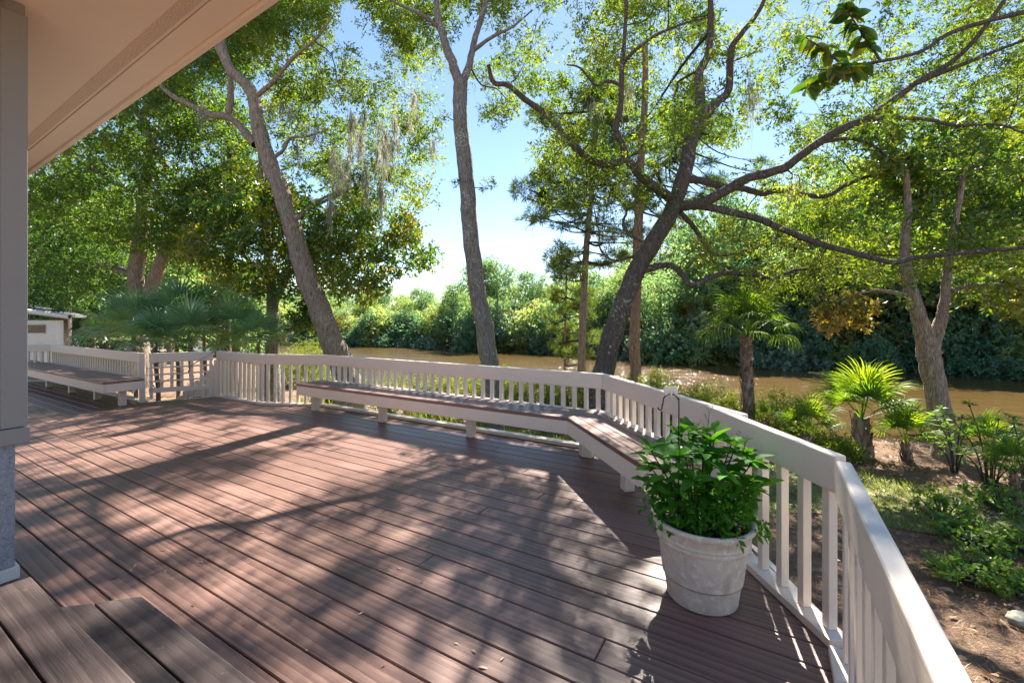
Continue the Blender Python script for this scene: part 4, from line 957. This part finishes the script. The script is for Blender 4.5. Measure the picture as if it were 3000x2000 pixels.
leggy('leggy shrub with whorled leaves on bare stems above the ground cover', ground_pt(2900, 6.4), [(-.5, .1, 1.1), (-.3, -.1, .9), (-.1, .2, 1.25), (.05, 0, .8), (.25, .1, 1.05), (.45, -.1, .85), (-.65, 0, .75), (.6, .2, .95), (-.2, -.25, .6), (.15, -.25, .5)])
leggy('thin leafy shrub at the foot of the V forked magnolia', ground_pt(2800, 7.2), [(-.35, .0, .95), (-.15, .1, 1.05), (.1, 0, .9), (.3, .1, .75), (-.5, 0, .6), (0, -.2, .5)])
leggy('thin leafy shrub beside the leggy whorled shrub', ground_pt(3010, 6.0), [(-.3, .0, .95), (-.1, .1, 1.15), (.1, 0, .9), (.3, .1, .75), (-.45, -.1, .6)])
for (u, v, rr, hh, lab) in ((2760, 1530, .42, .2, 'leafy ground cover patch on the pine straw below the leggy shrub'), (2850, 1600, .38, .2, 'leafy ground cover patch with bright leaves in the middle of the straw'), (2930, 1500, .4, .25, 'darker leafy ground cover under the leggy shrub'), (2820, 1700, .28, .15, 'small leafy patch between the pale rail and the bright patch'), (2960, 1740, .2, .14, 'tiny leafy sprig by the pale stone'), (2990, 1620, .3, .18, 'leafy patch between the leggy shrub and the leafy sprig')):
    g = PG(u, v, -1.1); b = (g.x, g.y, gzf(g.x, g.y)); bush(lab, 'ground_cover', b, (rr, rr * .9, hh), M['ground_leaf'], 17, .055, .6, None, False, (.1, 1), 'ground cover', 5, 7)
for (u, Y, n) in ((1500, 9.0, 70), (1560, 8.6, 60), (1640, 8.2, 60), (1300, 10.0, 50), (1400, 9.6, 60), (1240, 10.8, 50), (930, 12, 60), (880, 12.5, 60)):
    b = ground_pt(u, Y); p = np.array(b) + rng.normal(0, 1, (n, 3)) * np.array([.14, .14, 0]); d = unit(np.stack([rng.normal(0, .55, n), rng.normal(0, .55, n), np.ones(n)], -1)); V, Q = leaf_quads(p, d, .38, .05, .02)
    tag(add('grass_tuft', np_mesh('grass_tuft', V - np.array(b), Q, M['shrub'], rng.uniform(.2, 1, n)), None, b), 'tuft of long lime green grass on the lawn below the deck', 'grass', 'grass tufts below the deck')

# pale stone and litter
g = PG(2992, 1832, -1.1); bm = bmesh.new(); bmesh.ops.create_icosphere(bm, subdivisions=3, radius=1)
for v in bm.verts:
    k = 1 + .1 * math.sin(5 * v.co.x + 2 * v.co.y) + .06 * math.sin(9 * v.co.z); v.co = Vector((v.co.x * .10 * k, v.co.y * .08 * k, v.co.z * .05 * k))
me = bpy.data.meshes.new('garden_stone'); bm.to_mesh(me); bm.free(); me.materials.append(M['stone'])
for p in me.polygons: p.use_smooth = True
tag(add('garden_stone', me, None, (g.x, g.y, gzf(g.x, g.y) + .03)), 'rounded pale stone lying on the pine straw', 'stone')

def scatter(name, n, xr, yr, L, wid, mat, label, lift=.01, flat=.18, reject=None):
    x = rng.uniform(*xr, n); y = rng.uniform(*yr, n); s, t = x * EX + y * EY, -x * EY + y * EX
    ok = y < ynear(x) - .8
    ok &= ~((s < .36) & (t < 4.7) & ((s < -1.5) | (t < 4.7 - (s + 1.5))))
    if reject is not None: ok &= ~reject(s, t)
    x, y = x[ok], y[ok]; m = len(x); p = np.stack([x, y, gz(x, y) + lift + rng.uniform(0, .02, m)], -1); a = rng.uniform(0, 6.28, m)
    d = unit(np.stack([np.cos(a), np.sin(a), rng.normal(0, flat, m)], -1)); V, Q = leaf_quads(p, d, L, wid, .05, np.array([0, 0, 1.]))
    o = stuff(add(name, np_mesh(name, V, Q, mat, rng.uniform(0, 1, m)))); o['label'] = label
lawnrej = lambda s, t: (t > lawn_t0(s)) & (t < lawn_t1(s)) & (s < 3.1)
scatter('pine_needles', 60000, (1.0, 9), (.6, 9.5), .14, .022, M['straw'], 'brown pine needles strewn over the bed beside the deck', reject=lawnrej)
scatter('leaf_litter', 3200, (.8, 11), (.6, 10), .085, .45, M['dry_leaf'], 'dry fallen leaves lying among the pine straw', .018, .3)
scatter('shore_litter', 5000, (-14, 9), (5, 15), .08, .4, M['dry_leaf'], 'dry fallen leaves under the trees along the shore', .015, .3)

DL = [big_leaf('fallen_leaf', .055, .018, M['dry_leaf'], t, 4, .1) for t in (.3, .75, .95)]
for (u, v) in ((350, 1687), (880, 1690), (470, 1610), (1050, 1800), (1250, 1600), (1330, 1880), (900, 1480), (640, 1400), (1400, 1950), (1700, 1700), (1150, 1420), (760, 1560), (380, 1665), (2240, 1790), (1000, 1330)):
    g = PG(u, v, .004); tag(add('fallen_leaf', random.choice(DL), None, g, (0, .05, random.uniform(0, 6.28)), random.uniform(.35, .9)), 'small dry leaf fallen on the deck planks', 'leaf', 'leaves on the deck')

for k in range(46):
    g = PG(random.uniform(150, 1750), 1230 + 740 * random.random() ** 1.3, .004); s_, t_ = ST(g.x, g.y)
    if t_ < 1.0 or t_ > 3.9 or s_ > -.8 or s_ < -8: continue
    tag(add('fallen_leaf', random.choice(DL), None, g, (0, .05, random.uniform(0, 6.28)), random.uniform(.2, .75)), 'small dry leaf fallen on the deck planks', 'leaf', 'leaves on the deck')

# ------------------------------------------------------------------ stair down behind the gate, outbuilding
st = thing('stair_rail', 'sloping beige board side of the stair below the lattice gate', 'stair', W(-10.3, 4.6, -1.1))
for k in range(9):
    f = k / 8; x, y = XY((-10.9 + .86 * f, 4.36 + .5 * f)); prism('board', square((x, y), .112, R(0)), gzf(x, y) - .02, -.32 + .86 * f, M['paint'], st, .003)
for k in range(5):
    p0 = XY((-10.3 + .13 * k, 4.05 - .24 * k + .5)); p1 = XY((-9.6 + .13 * k, 4.4 - .24 * k + .5)); prism('tread', rect(p0, p1, .26), -.98 + .2 * k, -.945 + .2 * k, M['plank'], st, .004)

SHY = 15.5
p = PU(86, 1050, SHY); sx, sy = p.x, p.y; gzs = gzf(sx, sy)
sh = thing('outbuilding', 'white outbuilding with a dark window and low grey roof beyond the bench', 'shed', (sx, sy, gzs))
x1 = PU(178, 1000, SHY).x; zt = PU(0, 938, SHY).z; x0 = x1 - 4
def wbox(name, xa, xb, ya, yb, za, zb, mat, bev=.005): return prism(name, [(xa, ya), (xb, ya), (xb * yb / SHY * .995, yb), (xa * yb / SHY, yb)], za, zb, mat, sh, bev)
wbox('wall', x0, x1 - .001, SHY, SHY + 3, gzs - .1, zt, M['white'])
wbox('corner_post', x1 - .16, x1 + .02, SHY - .025, SHY - .001, gzs - .1, zt, M['white'])
wz0, wz1 = PU(0, 975, SHY).z, PU(0, 951, SHY).z; wx0, wx1 = PU(40, 0, SHY).x, PU(124, 0, SHY).x
wd_ = wbox('window', wx0 - .04, wx1 + .04, SHY - .03, SHY - .002, wz0 - .04, wz1 + .04, M['paint'])
pn_ = wbox('window_pane', wx0, wx1, SHY - .04, SHY - .031, wz0, wz1, M['glass'], 0); pn_.parent = wd_; pn_.matrix_parent_inverse = (Matrix.Translation(wd_.location) @ Matrix.Rotation(wd_.rotation_euler.z, 4, 'Z')).inverted()
wbox('panel', x0, x1 - .2, SHY - .028, SHY - .002, wz0 - .30, wz0 - .08, M['paint'])
dx0, dx1 = PU(92, 0, SHY).x, PU(111, 0, SHY).x
wbox('door', dx0, dx1, SHY - .03, SHY - .003, gzs, PU(0, 995, SHY).z, M['white'])
bm = bmesh.new(); ze = PU(0, 930, SHY).z; zr = PU(0, 860, SHY).z; xe = x1 + .85
vs = [bm.verts.new(c) for c in ((x0 - 4, SHY - .5, zr + .25), (xe, SHY - .5, ze), (xe * 1.22, SHY + 3.5, ze), (x0 - 4, SHY + 3.5, zr + .25))]
bm.faces.new(vs); r_ = bmesh.ops.extrude_face_region(bm, geom=bm.faces[:]); bmesh.ops.translate(bm, verts=[v for v in r_['geom'] if isinstance(v, bmesh.types.BMVert)], vec=(0, 0, .1)); bmesh.ops.recalc_face_normals(bm, faces=bm.faces)
me = bpy.data.meshes.new('roof'); bm.to_mesh(me); bm.free(); me.materials.append(M['roof']); add('roof', me, sh)
mb = MB(); mb.tube([(x0 - 4, SHY - .53, zr + .28), (xe + .01, SHY - .53, ze + .03)], [.085, .085], 4); add('roof_fascia', mb.mesh('roof_fascia', M['white']), sh)

# ------------------------------------------------------------------ far bank: prototypes, then copies with their parts
def proto(name, label, cat, kind, h, wdt, mat, n, L, group, bark, tint=(0, 1)):
    t = thing(name, label, cat, (0, 0, 0), group)
    if kind != 'mound':
        mb = MB(); P = spline([(0, 0, -.2), (.1, .05, h * .3), (-.1, .1, h * .6), (.05, 0, h * .9)], 4); mb.tube(P, np.linspace(.16, .04, len(P)), 7)
        for k in range(7):
            a = k * 2.4; z = h * (.35 + .07 * k); e = np.array([math.cos(a) * wdt * .6, math.sin(a) * wdt * .6, z + h * .14]); mb.tube([np.array([0, 0, z]), e * .5 + np.array([0, 0, z]) * .5 - np.array([0, 0, .1]), e], [.06, .045, .02], 5)
        add('trunk', mb.mesh('trunk', bark, True), t)
    C = []
    while len(C) < n:
        p = rng.uniform(-1, 1, 3)
        if np.linalg.norm(p) > 1: continue
        if kind == 'mound': C.append((p[0] * wdt, p[1] * wdt, abs(p[2]) * h))
        elif kind == 'pine':
            C.append((p[0] * wdt, p[1] * wdt, h * (.72 + .26 * p[2])))
        else: C.append((p[0] * wdt, p[1] * wdt, h * (.55 + .45 * p[2])))
    C = np.array(C); mb = MB(); clump_leaves(mb, C, rng.uniform(.45, .8, n) * (wdt / 2.2) ** .5, 11, 8, L, .5, .7, .2, tint); add('crown', mb.mesh('crown', mat), t); return t
gF = 'trees along the far bank'
protos = {
    'broad': [proto('broadleaf_tree', 'rounded dark green broadleaf tree on the far bank', 'tree', 'broad', 7.5, 2.4, M['far'], 110, .24, gF, M['bark_dark']),
              proto('broadleaf_tree', 'rounded dark green broadleaf tree on the far bank', 'tree', 'broad', 6.5, 2.7, M['far'], 120, .22, gF, M['bark_dark'], (.1, .8))],
    'light': [proto('pale_tree', 'pale yellow green broadleaf tree on the far bank', 'tree', 'broad', 7.5, 2.3, M['far'], 100, .22, 'pale trees on the far bank', M['bark_grey'], (.42, .9))],
    'pine': [proto('tall_pine', 'tall bushy topped pine standing on the far bank', 'tree', 'pine', 11, 2.6, M['far'], 110, .2, 'pines on the far bank', M['bark_pine'], (.1, .8))],
    'tall': [proto('tall_broadleaf_tree', 'tall yellow green tree towering over the far bank shrubs', 'tree', 'broad', 14.5, 3.6, M['oak'], 330, .2, 'tall trees on the far bank', M['bark_grey'], (.1, 1))],
    'gold': [proto('golden_tree', 'small golden leaved tree on the far bank', 'tree', 'broad', 5, 1.6, M['far_gold'], 60, .2, 'golden trees on the far bank', M['bark_grey'])],
    'mound': [proto('bank_shrub', 'dark shrub mound overhanging the far water edge', 'shrub', 'mound', 2.3, 1.7, M['far'], 60, .2, 'shrubs along the far water edge', M['bark_dark'], (0, .6)),
              proto('pale_bank_shrub', 'silvery green shrub mound overhanging the far water edge', 'shrub', 'mound', 2.6, 1.5, M['far'], 50, .18, 'silvery shrubs along the far water edge', M['bark_dark'], (.4, 1)),
              proto('teal_bank_shrub', 'bluish teal shrub mound at the far water edge', 'shrub', 'mound', 2.0, 1.5, M['far_teal'], 45, .26, 'teal shrubs along the far water edge', M['bark_dark'], (.1, 1)),
              proto('olive_bank_shrub', 'olive yellow shrub mound at the far water edge', 'shrub', 'mound', 1.8, 1.3, M['far_gold'], 40, .18, 'olive shrubs along the far water edge', M['bark_dark'], (0, .5))]}
used = set()
def place(kind, x, y, sc, scz=None, i=None):
    src = protos[kind][random.randrange(len(protos[kind])) if i is None else i]; z = gzf(x, y) - .1
    rot = (0, 0, random.uniform(0, 6.28)); s3 = (sc, sc, scz or sc)
    if src.name not in used: r = src; used.add(src.name); new = False
    else:
        r = src.copy(); COL.objects.link(r); new = True
        for ch in src.children:
            c = ch.copy(); COL.objects.link(c); c.parent = r; c.matrix_parent_inverse = Matrix.Identity(4)
    r.location = (x, y, z); r.rotation_euler = rot; r.scale = s3
    return r
def along(x0, x1, step, off, jitter, fn):
    x = x0
    while x < x1:
        y = yfar(x) + off + random.uniform(-jitter, jitter); fn(x, y); x += step * random.uniform(.7, 1.3)
        sl = abs(yfar(x + 1) - yfar(x - 1)) / 2
        x -= step * .35 * min(1, sl / 2) * .8
def hscale(x): return float(np.interp(x, [-60, -35, -22, -14, -6, 2, 10, 18, 30, 45], [.85, .75, .62, .6, .7, .74, .92, 1.2, 1.35, 1.3]))
along(-46, 44, 1.75, .25, .35, lambda x, y: place('mound', x, y, random.uniform(.7, 1.2), random.uniform(.6, 1.25), random.choice([0, 0, 0, 1, 2, 2, 3])))
along(-46, 44, 2.0, 1.9, .5, lambda x, y: place('mound', x, y, random.uniform(1.0, 1.6), random.uniform(.9, 1.7), random.choice([0, 0, 1, 2, 3])))
along(-48, 46, 2.2, 3.6, .9, lambda x, y: place(random.choice(['broad', 'broad', 'light', 'broad', 'gold', 'mound']), x, y, hscale(x) * random.uniform(.7, .95)))
along(-55, 48, 3.2, 7.5, 1.2, lambda x, y: place(random.choice(['broad', 'broad', 'light', 'light', 'gold']), x, y, hscale(x) * random.uniform(.9, 1.15)))
along(-60, 52, 3.6, 13.0, 1.5, lambda x, y: place(random.choice(['broad', 'light', 'broad', 'pine']), x, y, hscale(x) * random.uniform(.95, 1.2)))
along(-66, 56, 4.2, 20.0, 2, lambda x, y: place(random.choice(['broad', 'broad', 'light']), x, y, hscale(x) * random.uniform(1.1, 1.35)))
for (u, Y, sc) in ((1405, 50, .86), (1455, 49, .84), (1330, 52, .62), (1235, 58, .6)): place('pine', (u - UC) / F * Y, Y, sc)
for (u, Y, sc) in ((2300, 40, 1.1), (2500, 36, 1.2), (2700, 36, 1.2), (2900, 33, 1.2), (2050, 44, 1.1)): place('pine', (u - UC) / F * Y, Y, sc)

for (u, Y, sc) in ((90, 27, 1.25), (170, 24, 1.1), (260, 28, 1.3), (330, 23, 1.0), (420, 27, 1.2), (500, 24, .95), (560, 29, 1.1), (640, 31, 1.0), (20, 23, 1.1), (380, 33, 1.5), (200, 34, 1.5), (540, 35, 1.4), (700, 34, .95)):
    r = place(random.choice(['broad', 'light', 'broad']), (u - UC) / F * Y, Y, sc); r['label'] = 'leafy tree in the woods behind the forked oak and outbuilding'; r['group'] = 'woods behind the forked oak'
for (u, Y, sc) in ((2150, 46, .95), (2330, 42, 1.0), (2480, 38, 1.05), (2620, 36, 1.0), (2760, 34, 1.0), (2900, 32, 1.05), (3020, 30, .95), (2550, 46, 1.2), (2820, 43, 1.2), (2000, 52, .95), (1860, 54, .8)):
    place('tall', (u - UC) / F * Y, Y, sc)
